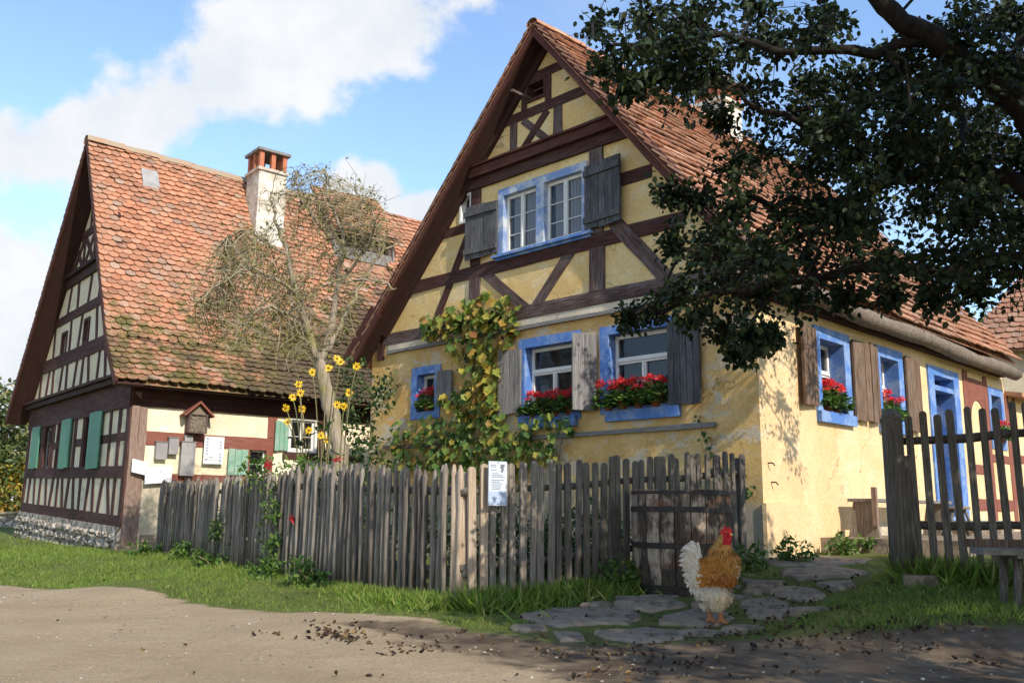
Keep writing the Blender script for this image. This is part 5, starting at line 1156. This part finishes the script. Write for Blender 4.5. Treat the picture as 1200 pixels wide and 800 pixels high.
vn = vine('grape_vine', 'climbing grape vine with yellow green leaves growing up the gable wall', up, [[(4.78, -.3), (4.78, 1.11), (4.7, 1.69), (4.81, 2.36), (4.73, 3.02), (4.55, 3.4)], [(4.75, 2.9), (5.2, 3.1), (5.86, 3.33)], [(4.7, 2.9), (4.4, 3.2), (4.08, 3.34)], [(4.75, 1.7), (5.3, 1.6), (6.5, 1.72)], [(6.4, .2), (6.54, 1.16), (6.5, 1.72)], [(4.6, 1.3), (3.9, 1.4), (3.38, 1.68), (2.92, 1.77)], [(3.8, .0), (3.71, 1.09), (3.6, 1.6)], [(3.2, .2), (3.13, 1.07), (3.0, 1.6)]], M['leaf_vine'], 40, .135, omax=.30)
C, D, U, Sz = [], [], [], []; nrm = -F1.B
for (s, z, r_) in lo:
    for _ in range(int(30*(r_/.2)**2)):
        a = random.uniform(0, 6.28); q = r_*math.sqrt(random.random())*1.15
        C.append(G(s+q*math.cos(a), z+q*math.sin(a), .03+random.uniform(0, .24))); D.append(F1.A*random.uniform(-.7, .7)+np.array([0, 0, -1])*random.uniform(.3, 1)+nrm*random.uniform(-.1, .6)); U.append(nrm*.7+np.array([0, 0, .6])+RNG.normal(0, .4, 3)); Sz.append(.12*random.uniform(.55, 1.2))
V, F = cards(C, D, U, Sz, VINE_T, VINE_F); mesh_obj('lower_leaves', V, F, M['leaf_vine_low'], vn)
vine('ivy_sprig', 'thin ivy sprig climbing the gable wall right of the trellis board', [(.81, 1.58, .05), (.73, 1.36, .06), (.66, 1.16, .07), (.57, .95, .09), (.40, .92, .06), (.23, .92, .07), (.12, .68, .07), (.3, .65, .06)], [[(.5, -.1), (.57, .95), (.66, 1.16), (.73, 1.36), (.81, 1.58)]], M['leaf_vine_green'], 100, .06, .008, omax=.08)
vine('creeper', 'faint leafy creeper at the far left of the gable wall', [(7.3, 2.6, .08), (7.0, 2.66, .06), (7.2, 2.2, .08), (7.4, 1.9, .08), (7.35, 1.5, .12), (7.45, 1.1, .12)], [[(7.4, .3), (7.3, 1.5), (7.2, 2.2), (7.3, 2.6)]], M['leaf_vine_green'], 50, .055, .008, omax=.08)

# ------------------------------------------------------------------ trees
def grow(mb, pts, r0, r1, n=8, jit=.06): mb.tube(pts, np.linspace(r0, r1, len(pts)), n, jit=jit)
def smooth_path(pts, k=4, wob=.03):
    pts = [np.array(p, float) for p in pts]; out = []
    for i in range(len(pts)-1):
        p0 = pts[max(i-1, 0)]; p1 = pts[i]; p2 = pts[i+1]; p3 = pts[min(i+2, len(pts)-1)]
        for f in np.linspace(0, 1, k+1)[:-1]:
            q = .5*((2*p1)+(-p0+p2)*f+(2*p0-5*p1+4*p2-p3)*f*f+(-p0+3*p1-3*p2+p3)*f**3); out.append(q+RNG.normal(0, wob, 3))
    out.append(pts[-1]); return out
def pt(px, py, d):    # a point seen at (px, py) of the photograph, d metres ahead
    X = (px-600)/1060; Y = -(py-400)/1060; v = Vector((_f.x, _f.y, _f.z))+_r*X+_u*Y
    return np.array([v.x*d/v.y, d, EYE+v.z*d/v.y])
# the old sparse fruit tree between the houses
ot = thing('fruit_tree', (-2.42, 12.6, gz(-2.42, 12.6)), 'half bare mossy fruit tree with tangled twigs standing between the two houses', 'tree')
D0 = 12.6
TRK = [[(-2.38, 12.6, -.05), pt(399, 545, D0), pt(391, 500, D0), pt(380, 450, D0), pt(372, 418, D0)]]
BR = [[pt(376, 425, D0), pt(362, 388, D0-.1), pt(346, 346, D0-.2), pt(338, 300, D0-.2), pt(322, 258, D0-.3), pt(318, 225, D0-.3)], [pt(376, 425, D0), pt(388, 380, D0+.1), pt(396, 330, D0+.2), pt(402, 285, D0+.2), pt(388, 240, D0+.3), pt(382, 200, D0+.3)], [pt(384, 412, D0), pt(402, 372, D0+.2), pt(420, 340, D0+.4), pt(444, 300, D0+.5), pt(468, 285, D0+.6)],
      [pt(346, 346, D0-.2), pt(318, 322, D0-.5), pt(285, 318, D0-.7), pt(255, 335, D0-.8), pt(232, 355, D0-.9)], [pt(362, 388, D0-.1), pt(335, 365, D0-.5), pt(305, 362, D0-.8), pt(285, 390, D0-.9)], [pt(338, 300, D0-.2), pt(312, 285, D0-.1), pt(285, 270, D0), pt(268, 278, D0)], [pt(396, 330, D0+.2), pt(422, 300, D0), pt(440, 265, D0-.2), pt(425, 235, D0-.2)], [pt(402, 285, D0+.2), pt(372, 262, D0), pt(352, 230, D0), pt(345, 200, D0)], [pt(396, 330, D0), pt(440, 330, D0-.3), pt(462, 340, D0-.5)]]
mb = MB(); grow(mb, smooth_path(TRK[0], 4, .012), .125, .085, 12, .09); mb.build('trunk', M['bark_moss'], ot, True)
for i, b in enumerate(BR):
    mb = MB(); grow(mb, smooth_path(b, 4, .02), (.065, .06, .042, .028, .028, .022, .026, .026, .02)[i], .012, 8, .08); mb.build('branch', M['bark_moss'], ot, True)
nodes = np.array([q for b in BR for q in smooth_path(b, 6, .02)[4:]])
tw = MB(); LC, LD = [], []
blobs = [(255, 340, 40), (285, 300, 45), (300, 360, 42), (335, 310, 50), (320, 250, 35), (365, 260, 45), (395, 290, 40), (350, 370, 40), (425, 275, 26), (400, 235, 35), (265, 375, 32), (300, 340, 40), (365, 215, 25), (270, 385, 25), (380, 350, 40), (430, 250, 28), (340, 400, 22)]
for k in range(500):
    bx_, by_, br_ = blobs[RNG.integers(len(blobs))]; a = RNG.uniform(0, 6.28); q = br_*math.sqrt(RNG.uniform())
    tgt = pt(bx_+q*math.cos(a), by_+q*math.sin(a), D0+RNG.normal(0, .55)); dd = np.linalg.norm(nodes-tgt, axis=1); src_ = nodes[np.argsort(dd)[RNG.integers(3)]]
    L = np.linalg.norm(tgt-src_); mid = (src_+tgt)/2+RNG.normal(0, .12, 3)*L+np.array([0, 0, .12*L])
    pts = [(1-f)**2*src_+2*f*(1-f)*mid+f*f*tgt+RNG.normal(0, .012, 3) for f in np.linspace(0, 1, 6)]; grow(tw, pts, .007, .003, 3, 0)
    for j in range(5):
        b = pts[RNG.integers(2, 6)]; d_ = rnd_dirs(1, .8)[0]; d_[2] -= .35; l = RNG.uniform(.12, .40); e = b+d_*l; m_ = b+d_*l*.5+RNG.normal(0, .03, 3); tw.tube([b, m_, e], [.0038, .0032, .002], 3, cap=False)
        for _ in range(3):
            if RNG.uniform() < .48: LC.append(b+d_*l*RNG.uniform(.3, 1)); LD.append(rnd_dirs(1)[0])
        if RNG.uniform() < .5:
            d2_ = d_+RNG.normal(0, .6, 3); tw.tube([m_, m_+d2_*l*.5], [.0032, .002], 3, cap=False)
tw.build('twigs', M['twig'], ot)
n = len(LC); V, F = cards(LC, LD, rnd_dirs(n), RNG.uniform(.03, .06, n), LEAF_T, LEAF_F); mesh_obj('leaves', V, F, M['leaf_old_tree'], ot)

# the big fruit tree whose crown hangs in from the right
bt = thing('fruit_tree', (4.25, 6.15, gz(4.25, 6.15)), 'large dark leafy fruit tree reaching in over the yard from the right', 'tree')
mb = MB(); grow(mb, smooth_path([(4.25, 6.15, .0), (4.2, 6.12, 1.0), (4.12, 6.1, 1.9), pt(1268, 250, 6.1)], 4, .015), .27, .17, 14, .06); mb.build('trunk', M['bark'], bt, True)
LB = [([pt(1268, 260, 6.1), pt(1215, 150, 6.0), pt(1150, 88, 5.9), pt(1090, 45, 5.8), pt(1035, 2, 5.7), pt(975, -50, 5.6)], .12, .05), ([pt(1275, 290, 6.1), pt(1205, 225, 6.3), pt(1130, 200, 6.5), pt(1060, 205, 6.6), pt(1000, 235, 6.7), pt(930, 240, 6.7), pt(860, 225, 6.6)], .085, .02), ([pt(1280, 330, 6.1), pt(1210, 300, 6.4), pt(1120, 315, 6.5), pt(1000, 318, 6.4), pt(900, 335, 6.3), pt(820, 345, 6.2), pt(745, 368, 6.1)], .06, .012),
      ([pt(1090, 45, 5.8), pt(1000, 62, 5.9), pt(910, 55, 6.0), pt(820, 45, 6.1), pt(740, 55, 6.1), pt(695, 45, 6.1)], .04, .01), ([pt(1060, 205, 6.6), pt(1000, 160, 6.3), pt(930, 140, 6.2), pt(860, 110, 6.1), pt(800, 90, 6.0)], .035, .01), ([pt(1000, 235, 6.7), pt(930, 280, 6.6), pt(860, 300, 6.5), pt(800, 290, 6.4)], .03, .01), ([pt(900, 335, 6.3), pt(880, 380, 6.2), pt(865, 410, 6.2)], .012, .006), ([pt(1215, 150, 6.0), pt(1190, 60, 6.3), pt(1180, -10, 6.4)], .05, .03), ([pt(1130, 200, 6.5), pt(1120, 120, 6.8), pt(1080, 80, 7.0)], .035, .012),
      ([pt(1268, 250, 6.1), (4.6, 5.0, 3.4), (5.0, 3.6, 3.9), (5.3, 2.2, 4.1)], .11, .03), ([pt(1268, 250, 6.1), (5.2, 5.6, 3.6), (6.2, 4.6, 4.0), (7.0, 3.4, 4.3)], .10, .03), ([(4.6, 5.0, 3.4), (4.2, 3.6, 3.7), (4.0, 2.4, 3.8)], .06, .02), ([pt(1268, 260, 6.1), (4.6, 7.2, 3.9), (4.2, 8.3, 4.6)], .07, .02)]
for b, r0_, r1_ in LB:
    mb = MB(); grow(mb, smooth_path(b, 4, .02), r0_, r1_, 9, .07); mb.build('branch', M['bark'], bt, True)
CLUMPS = [(698, 28, .2), (735, 55, .24), (760, 20, .26), (795, 58, .26), (712, 80, .1), (742, 98, .1), (815, 22, .28), (835, 82, .24), (775, 88, .13), (846, 140, .12), (868, 55, .25), (890, 12, .22), (880, 112, .26), (925, 135, .26), (955, 100, .22), (995, 90, .24), (1045, 62, .24), (1050, 125, .26), (1095, 100, .22), (1125, 40, .22), (1180, 90, .25), (1150, 135, .25), (1192, 20, .25), (970, 20, .18),
  (900, 180, .28), (858, 190, .2), (945, 190, .28), (995, 185, .24), (1045, 185, .26), (1095, 180, .26), (1140, 190, .24), (1190, 190, .28), (815, 235, .14), (785, 225, .1), (860, 250, .24), (915, 250, .28), (965, 255, .28), (1015, 262, .26), (1080, 245, .2), (1130, 250, .24), (1185, 255, .28), (830, 292, .24), (788, 285, .12), (885, 302, .28), (940, 305, .28), (990, 310, .28), (1040, 305, .26), (1090, 315, .22), (1145, 295, .24), (1192, 310, .22),
  (800, 342, .15), (765, 362, .11), (735, 372, .08), (848, 340, .22), (818, 372, .12), (890, 350, .2), (882, 392, .1), (850, 385, .1), (868, 412, .06), (938, 345, .17), (990, 348, .14), (1040, 345, .12), (1092, 345, .1), (1135, 340, .1), (905, 392, .07), (1010, 215, .2), (1070, 150, .2), (1110, 210, .24), (1160, 230, .24), (960, 150, .24)]
spc = [(pt(a, b, 6.2+random.uniform(-.9, 1.3)), r_) for a, b, r_ in CLUMPS]
for a0, a1, b0, b1, n_ in ((830, 1200, 170, 330, 10), (760, 880, 10, 120, 5), (1090, 1200, 0, 90, 6), (950, 1200, 80, 170, 7), (900, 1010, 0, 70, 2)):
    spc += [(pt(random.uniform(a0, a1), random.uniform(b0, b1), random.uniform(5.4, 7.8)), random.uniform(.18, .26)) for _ in range(n_)]
spc += [(pt(a+random.uniform(-20, 20), b+random.uniform(-20, 20), random.uniform(7.6, 9.3)), r_*1.25) for a, b, r_ in CLUMPS if a > 930 and 60 < b < 300]
SH = np.array(sun_dir)
def shade_hit(p):      # where a clump's shadow lands on the yard
    k = (p[2]-.15)/SH[2]; g = p-SH*k; q = p-F1.c; k2 = (q@F1.A)/(SH@F1.A)*1.0; h = q-SH*k2; return g, h@F1.B, h[2]
made = 0
while made < 120:      # the rest of the crown above and right of the viewer, out over the yard
    x, y, z = random.uniform(.8, 8.5), random.uniform(.4, 8.0), random.uniform(2.9, 6.0)
    if not (z > .92+y*.60+1.0 or x > y*.60+1.05): continue
    p = np.array([x, y, z]); g, wt, wz = shade_hit(p)
    if g[0] < -.1+(7.8-g[1])*.28 or g[1] < 4.6 or g[1] > 10.5 or g[0] > 6: continue
    if wt > .75 and -.6 < wz < 3.6 and g[1] > 9: continue
    spc.append((p, .45)); made += 1
branch_pts = np.array([q for b, _, _ in LB for q in smooth_path(b, 6, .0)])
tw = MB(); LC, LD, LU, LS = [], [], [], []
for c, r_ in spc:
    out = r_ > .4; j = branch_pts[np.argmin(np.linalg.norm(branch_pts-c, axis=1))]
    mid = (j+c)/2+RNG.normal(0, .06, 3); grow(tw, [j, mid, c], .012, .006, 5, 0)
    for k in range(int(23 if not out else 22)):
        d_ = rnd_dirs(1, .75)[0]; l = r_*RNG.uniform(.45, 1.6); m_ = c+d_*l*.5+RNG.normal(0, .03, 3); e = c+d_*l+np.array([0, 0, -.06*l/.3]); tw.tube([c, m_, e], [.005, .004, .002], 3, cap=False)
        for q in range(int(10 if not out else 9)):
            f = RNG.uniform(.15, 1.05); p = c+(m_-c)*2*f if f < .5 else m_+(e-m_)*(2*f-1)
            LC.append(p+RNG.normal(0, .035 if not out else .05, 3)); dd = d_*.5+RNG.normal(0, .55, 3); dd[2] -= .35; LD.append(dd); LU.append(RNG.normal(0, .6, 3)+np.array([0, 0, .8])); LS.append(RNG.uniform(.042, .070) if not out else RNG.uniform(.10, .15))
tw.build('twigs', M['bark'], bt)
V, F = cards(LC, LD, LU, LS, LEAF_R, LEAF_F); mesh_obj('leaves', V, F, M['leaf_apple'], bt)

def shrub(name, label, cat, base, clumps, mat, per, size, stems=5, group=None, tmpl=(LEAF_T, LEAF_F)):
    t = thing(name, base, label, cat, group); mb = MB(); base = np.array(base, float)
    for k in range(stems):
        c = clumps[k % len(clumps)]; top = base+np.array(c[:3]); mb.tube([base+np.array([random.uniform(-.05, .05), random.uniform(-.05, .05), -.05]), (base+top)/2+RNG.normal(0, .05*np.linalg.norm(c[:3]), 3), top], [.02*max(1, c[3]), .014*max(1, c[3]), .006*max(1, c[3])], 6)
    mb.build('stems' if cat != 'tree' else 'trunk', M['stem'] if cat != 'tree' else M['bark'], t, True)
    C = []; 
    for (x, y, z, r_) in clumps:
        n = per; d_ = rnd_dirs(n); rr = r_*RNG.uniform(.25, 1.1, n)**.6; C.append(base+np.array([x, y, z])+d_*rr[:, None])
    C = np.concatenate(C); n = len(C); D_ = rnd_dirs(n); D_[:, 2] -= .3
    V, F = cards(C, D_, RNG.normal(0, .5, (n, 3))+np.array([0, 0, .8]), RNG.uniform(.6, 1.25, n)*size, *tmpl); mesh_obj('foliage' if cat != 'tree' else 'crown', V, F, mat, t)
    return t
def blobset(n, sx, sy, sz, r_, z0=0):
    return [(random.uniform(-sx, sx), random.uniform(-sy, sy), z0+random.uniform(0, sz), r_*random.uniform(.7, 1.25)) for _ in range(n)]
# trees and hedge far left, tree behind the right house
shrub('tree', 'yellow green autumn tree behind the old house at the far left', 'tree', (-22.5, 37, .2), blobset(26, 2.6, 2, 4.4, 1.0, .9), M['leaf_autumn'], 230, .26, 8)
shrub('tree', 'greener tree half hidden behind the timbered gable at far left', 'tree', (-19.0, 35, .2), blobset(20, 2.2, 2, 3.8, 1.0, .8), M['leaf_far'], 230, .26, 8)
shrub('bush', 'low orange yellow bush under the far left trees', 'bush', (-19.8, 33, .2), blobset(10, 2.4, 1, 1.4, .7, .5), M['leaf_autumn'], 200, .2, 5)
shrub('tree', 'leafy tree beyond the roofs at the right edge', 'tree', (21.6, 42, .5), blobset(30, 3.2, 2.5, 6.0, 1.3, 3.2), M['leaf_far'], 240, .33, 9)
fw = thing('field_wall', (-18.5, 29, .1), 'low grey stone wall in the grass at the far left edge', 'wall')
mb = MB(); mb.hexa([(-30, 29, -.2), (-14.5, 30.5, -.2), (-14.5, 31, -.2), (-30, 29.5, -.2), (-30, 29.05, .62), (-14.5, 30.55, .62), (-14.5, 30.95, .62), (-30, 29.45, .62)]); mb.build('stonework', M['rubble'], fw)
mb = MB(); mb.hexa([(-30, 28.95, .62), (-14.45, 30.45, .62), (-14.45, 31.05, .62), (-30, 29.55, .62), (-30, 28.95, .69), (-14.45, 30.45, .69), (-14.45, 31.05, .69), (-30, 29.55, .69)]); mb.build('coping', M['flag'], fw)

# garden behind the fence
GRD = [((-4.6, 14.6), 'leafy garden bush behind the far end of the long fence', .5), ((-3.5, 12.6), 'low garden bush with pale tips behind the long fence', .55), ((-1.7, 11.4), 'dark green bush behind the fence in front of the vine', .5), ((-.5, 10.2), 'broad garden plant behind the fence corner post', .42), ((.35, 9.6), 'tangled garden plant behind the fence notice', .45), ((1.2, 10.4), 'shaded bush behind the barrel and fence', .5)]
for k, ((x, y), lab, h) in enumerate(GRD):
    shrub('garden_bush', lab, 'bush', (x, y, gz(x, y)), blobset(9, .55, .4, h, .24, .1), M['leaf_bush'], 130, .075, 6, 'bushes in the fenced garden')
cb = shrub('climbing_bush', 'tall leafy bush in the corner between the tree and the yellow gable', 'bush', (-2.30, 13.6, .2), [(random.uniform(-.25, .35), random.uniform(-.3, .3), z, .26) for z in np.linspace(.4, 2.75, 16)], M['leaf_bush'], 110, .085, 6)
rb = shrub('rose_bush', 'rose bush growing through and over the long picket fence, with dark red blooms', 'rose', (-2.75, 11.1, gz(-2.75, 11.1)), [(0, 0, .5, .3), (.1, -.05, .9, .28), (-.1, 0, 1.15, .26), (.25, -.1, 1.25, .2), (-.4, .1, 1.2, .22), (.05, -.33, .35, .16), (.0, -.36, .75, .14)], M['weed'], 120, .07, 6)
for c in ((-2.45, 10.38, .80), (-2.9, 10.9, 1.42), (-2.1, 11.0, 1.5)):
    C = []
    for _ in range(30):
        C.append(np.array(c)+RNG.normal(0, .02, 3))
    V, F = cards(C, rnd_dirs(len(C)), rnd_dirs(len(C)), [.045]*len(C), PETAL_T, PETAL_F); mesh_obj('bloom', V, F, M['rose_red'], rb)
# tall yellow daisies by the old tree
HEADS = [(350, 450, 0), (352, 460, 0), (343, 465, 0), (335, 478, 0), (337, 494, 0), (362, 504, 0), (366, 436, 1), (385, 431, 1), (395, 420, 1), (399, 424, 1), (418, 429, 2), (409, 460, 2), (395, 474, 1), (403, 476, 2), (383, 515, 1), (354, 479, 0), (376, 510, 1)]
ROOT = [(-2.55, 11.5), (-2.35, 11.5), (-2.15, 11.6)]
LBL = ['leaning clump of yellow daisies on long bare stems, left of the old tree', 'clump of yellow daisies in front of the old tree trunk', 'clump of yellow daisies among leaves right of the old tree trunk']
for g in range(3):
    r0 = np.array([ROOT[g][0], ROOT[g][1], gz(*ROOT[g])]); t = thing('yellow_daisies', r0, LBL[g], 'flowers', 'yellow daisies in the garden'); sm2 = MB(); C, D_, U_ = [], [], []; lc, ld = [], []
    for (px, py, gg) in HEADS:
        if gg != g: continue
        c = pt(px, py, 11.3+random.uniform(-.15, .15)); mid = np.array([r0[0]*.75+c[0]*.25+random.uniform(-.05, .05), (r0[1]+c[1])/2, r0[2]+(c[2]-r0[2])*.75]); pts = [(1-f)**2*r0+2*f*(1-f)*mid+f*f*c for f in np.linspace(0, 1, 8)]; sm2.tube(pts, np.linspace(.010, .006, 8), 5)
        fd = np.array([random.uniform(-.3, .6), -1, random.uniform(-.1, .5)]); fd /= np.linalg.norm(fd); e1 = np.cross(fd, [0, 0, 1.]); e1 /= np.linalg.norm(e1); e2 = np.cross(e1, fd); hd = MB()
        hd.tube([c-fd*.004, c+fd*.014], [.016, .012], 10); pc_, pd_, pu_ = [], [], []
        for k in range(11):
            a = 2*math.pi*k/11+random.uniform(-.15, .15); d_ = e1*math.cos(a)+e2*math.sin(a); pc_.append(c+d_*.012); pd_.append(d_-fd*random.uniform(-.25, .3)); pu_.append(fd)
        V, F = cards(pc_, pd_, pu_, RNG.uniform(.038, .052, 11), PETAL_T, PETAL_F); fo = mesh_obj('flower_head', V, F, M['petal_yellow'], t); hd.build('disc', M['disc'], fo, True)
        for f in RNG.uniform(.10, .72, 11): q = int(f*7); lc.append(pts[q]); ld.append(rnd_dirs(1, .4)[0])
    sm2.build('stems', M['stem'], t, True); V, F = cards(lc, ld, rnd_dirs(len(lc))*.3+np.array([0, 0, 1]), RNG.uniform(.09, .17, len(lc)), LEAF_T, LEAF_F); mesh_obj('leaves', V, F, M['leaf_bush'], t)

# weeds along the foot of the fences
WD = [((-5.9, 15.0), 'weed clump at the far end of the long fence'), ((-4.9, 13.75), 'leafy weed beside the long fence, near the old house'), ((-3.9, 12.3), 'leafy weed midway along the far stretch of the long fence'), ((-2.75, 10.55), 'leafy weed below the rose at the fence bend'), ((-2.0, 9.6), 'small weed along the near stretch of the long fence'), ((1.05, 8.55), 'leafy weeds left of the barrel'), ((2.25, 9.25), 'leafy weeds right of the barrel at the fence end'), ((2.95, 9.95), 'weed tuft at the foot of the house corner'), ((4.05, 10.9), 'sunlit weed tuft beside the paved terrace')]
for (x, y), lab in WD:
    shrub('weed_plant', lab, 'weed', (x, y, gz(x, y)), blobset(5, .2, .13, .16, .12, .04), M['weed'], 60, .07, 4, 'weeds along the fences')

# ------------------------------------------------------------------ grass, litter, pebbles
def in_poly(px, py, poly): return poly_sd(px, py, [tuple(p) for p in poly]) < 0
def dist_seg(x, y, a, b):
    e = b-a; t = np.clip(((x-a[0])*e[0]+(y-a[1])*e[1])/(e@e), 0, 1); return np.hypot(x-a[0]-t*e[0], y-a[1]-t*e[1])
def side_of(x, y, a, b): return (b[0]-a[0])*(y-a[1])-(b[1]-a[1])*(x-a[0])
def blades(x, y, h, lean=.5):
    n = len(x); z = ground_z(x, y)-.006; d = np.stack([RNG.normal(0, lean, n), RNG.normal(0, lean, n), np.ones(n)], 1); u = rnd_dirs(n); u[:, 2] *= .1
    V, F = cards(np.stack([x, y, z], 1), d, u, h, BLADE_T, BLADE_F); return V, F
def patchy(x, y): return .5+.5*np.sin(x*2.1+1.7*np.sin(y*1.3))*np.sin(y*1.9+1.1*np.sin(x*2.7))
gv, gfc = [], []
def add_grass(x, y, h, lean=.5):
    V, F = blades(x, y, h, lean); b = sum(len(v) for v in gv); gv.append(V); gfc.extend([[i+b for i in f] for f in F])
F_SEG = [(P0, P1), (P1, P2), (P2, P3)]
def fence_dist(x, y): return np.minimum.reduce([dist_seg(x, y, a, b) for a, b in F_SEG])
# verge in front of the long fence
N = 230000; x = RNG.uniform(-11, .3, N); y = RNG.uniform(7, 19, N); sd_ = poly_sd(x, y, DIRT)+.10*(patchy(x*3, y*3)-.5)
front = np.where(y > 10.6, side_of(x, y, P0, P1), side_of(x, y, P1, P2)) < 0; front |= (x < -5.9)
out_house = (side_of(x, y, F2.c[:2], F2.c[:2]+F2.A[:2]) > 0) | (x > -7.3)
ok = (sd_ > .0) & front & out_house & (RNG.uniform(0, 1, N) < np.clip((9.5/y)**1.2, .25, 1)*np.clip(.55+sd_*4, .55, 1))
x, y = x[ok], y[ok]; fd_ = fence_dist(x, y); h = (.026+.020*patchy(x, y))*RNG.uniform(.6, 1.5, len(x))*np.clip(y/9, .9, 1.8); h += np.clip(.35-fd_, 0, 1)*.18*RNG.uniform(.1, 1, len(x))
add_grass(x, y, h)
# long tussocks below the near stretch and the corner
N = 9000; a = RNG.uniform(.25, 1, N); base_ = P1[None]+(P2-P1)[None]*a[:, None]; nrm2 = np.array([-.78, -.62]); q = base_+nrm2[None]*RNG.gamma(1.5, .08, N)[:, None]; add_grass(q[:, 0], q[:, 1], RNG.uniform(.05, .19, N)*np.clip(.15+a*.85, 0, 1.0), .75)
N = 7000; a = RNG.uniform(-.02, .75, N); base_ = P2[None]+(P3-P2)[None]*a[:, None]; nrm3 = np.array([.565, -.826]); q = base_+nrm3[None]*RNG.gamma(1.5, .09, N)[:, None]; q += RNG.normal(0, .02, q.shape); add_grass(q[:, 0], q[:, 1], RNG.uniform(.06, .24, N)*(1.1-a*.7), .7)
# shaded yard grass on the right
N = 60000; x = RNG.uniform(-.6, 5.2, N); y = RNG.uniform(5.6, 9.8, N); sd_ = poly_sd(x, y, DIRT)
yard = [(2.35, 6.1), (3.3, 5.6), (5.2, 5.0), (5.2, 9.0), (3.7, 9.0), (3.05, 8.0), (2.75, 7.6), (2.35, 7.3), (2.0, 6.9)]
strip = [(-.3, 7.6), (.2, 7.95), (.9, 8.4), (1.2, 8.2), (.6, 7.9)]
ins = in_poly(x, y, yard); patch = (patchy(x*2.3, y*2.3) > .66)
st_in = np.zeros(N, bool)
for poly in STONES.values(): st_in |= poly_sd(x, y, poly) < -.03
ok = (sd_ > .02) & ~st_in & (side_of(x, y, P2, P3) < 0) & (ins | (patch & (RNG.uniform(0, 1, N) < .7)))
x, y = x[ok], y[ok]; add_grass(x, y, RNG.uniform(.025, .075, len(x))*np.where(in_poly(x, y, yard), 1.1, .7), .65)
N = 2200; x = RNG.uniform(3.3, 5.2, N); y = 7.9-.36*(x-3.5)+RNG.normal(0, .10, N); add_grass(x, y, RNG.uniform(.1, .3, N), .6)
# far lawn
N = 26000; x = RNG.uniform(-34, -8, N); y = RNG.uniform(18, 40, N); ok = (poly_sd(x, y, DIRT) > 0) & ((side_of(x, y, F2.c[:2], F2.c[:2]+F2.A[:2]) > .1)); x, y = x[ok], y[ok]; add_grass(x, y, RNG.uniform(.07, .14, len(x)))
N = 5200; x = RNG.uniform(-9, .2, N); y = RNG.uniform(7.2, 17, N); ok = (poly_sd(x, y, DIRT) > .05) & (np.where(y > 10.6, side_of(x, y, P0, P1), side_of(x, y, P1, P2)) < 0) & (patchy(x*1.7+2, y*1.7) > .52)
x, y = x[ok], y[ok]; n = len(x); d_ = rnd_dirs(n, .4); V, F = cards(np.stack([x, y, ground_z(x, y)+.022], 1), d_, rnd_dirs(n)*.4+np.array([0, 0, 1]), RNG.uniform(.02, .05, n), LEAF_R, LEAF_F)
tag(mesh_obj('clover', V, F, M['weed']), kind='stuff')
tag(mesh_obj('grass', np.concatenate(gv), gfc, M['grass']), kind='stuff')
# fallen leaves
def litter(cx, cy, sx, sy, n): return np.stack([RNG.normal(cx, sx, n), RNG.normal(cy, sy, n)], 1)
q = np.concatenate([litter(-1.28, 6.6, .22, .22, 90), litter(-1.0, 6.3, .2, .2, 40), litter(-.62, 6.0, .14, .12, 45), litter(-.75, 6.4, .35, .3, 40), litter(-.1, 6.5, .3, .3, 40), litter(2.3, 7.2, .5, .5, 200), litter(1.6, 6.3, .7, .35, 200), litter(2.6, 6.0, .5, .35, 190), litter(1.7, 5.5, .8, .3, 120), litter(2.45, 8.0, .25, .3, 120), litter(2.0, 7.0, .3, .25, 110), litter(.9, 7.3, .5, .4, 120), litter(2.5, 8.6, .4, .5, 130), litter(.8, 5.7, .5, .35, 70),
    np.stack([RNG.uniform(-5, 3, 60), RNG.uniform(4.7, 9, 60)], 1)])
keep_n = len(q); cen = q[RNG.choice(keep_n, 150, replace=False)]; q = np.concatenate([cen[RNG.integers(0, 150, 700)]+RNG.normal(0, .055, (700, 2))*np.array([1.3, 1]), q[RNG.choice(keep_n, 300, replace=False)]])
n = len(q); d_ = rnd_dirs(n, .25); u_ = RNG.normal(0, .45, (n, 3))+np.array([0, 0, 1])
CUR = [(0, 0, .0), (.25, .22, .30), (.6, .16, .42), (.85, 0, .38), (.62, -.24, .30), (.2, -.20, .34), (.42, 0, -.02)]
V, F = cards(np.stack([q[:, 0], q[:, 1], ground_z(q[:, 0], q[:, 1])+.006], 1), d_, u_, RNG.uniform(.018, .058, n), CUR, LEAF_F)
tag(mesh_obj('fallen_leaves', V, F, M['leaf_dead']), kind='stuff')
# pebbles on the road
mb = MB()
for _ in range(2200):
    x, y = random.uniform(-6, 3.4), random.uniform(4.4, 9.6)
    if poly_sd(np.array([x]), np.array([y]), DIRT)[0] > -.02: continue
    r_ = random.choice((.004, .004, .005, .006, .008, .012)); z = gz(x, y); mb.lathe((x, y, z-.003), [(r_*.8, 0), (r_*random.uniform(.9, 1.2), r_*.5), (r_*.4, r_*.95)], 6)
m = NM('pebble', .9, .2); m.color(m.ramp(m.island(), [(0, (.16, .13, .10)), (.6, (.26, .21, .16)), (1, (.42, .38, .32))])); tag(mb.build('pebbles', m.m), kind='stuff')
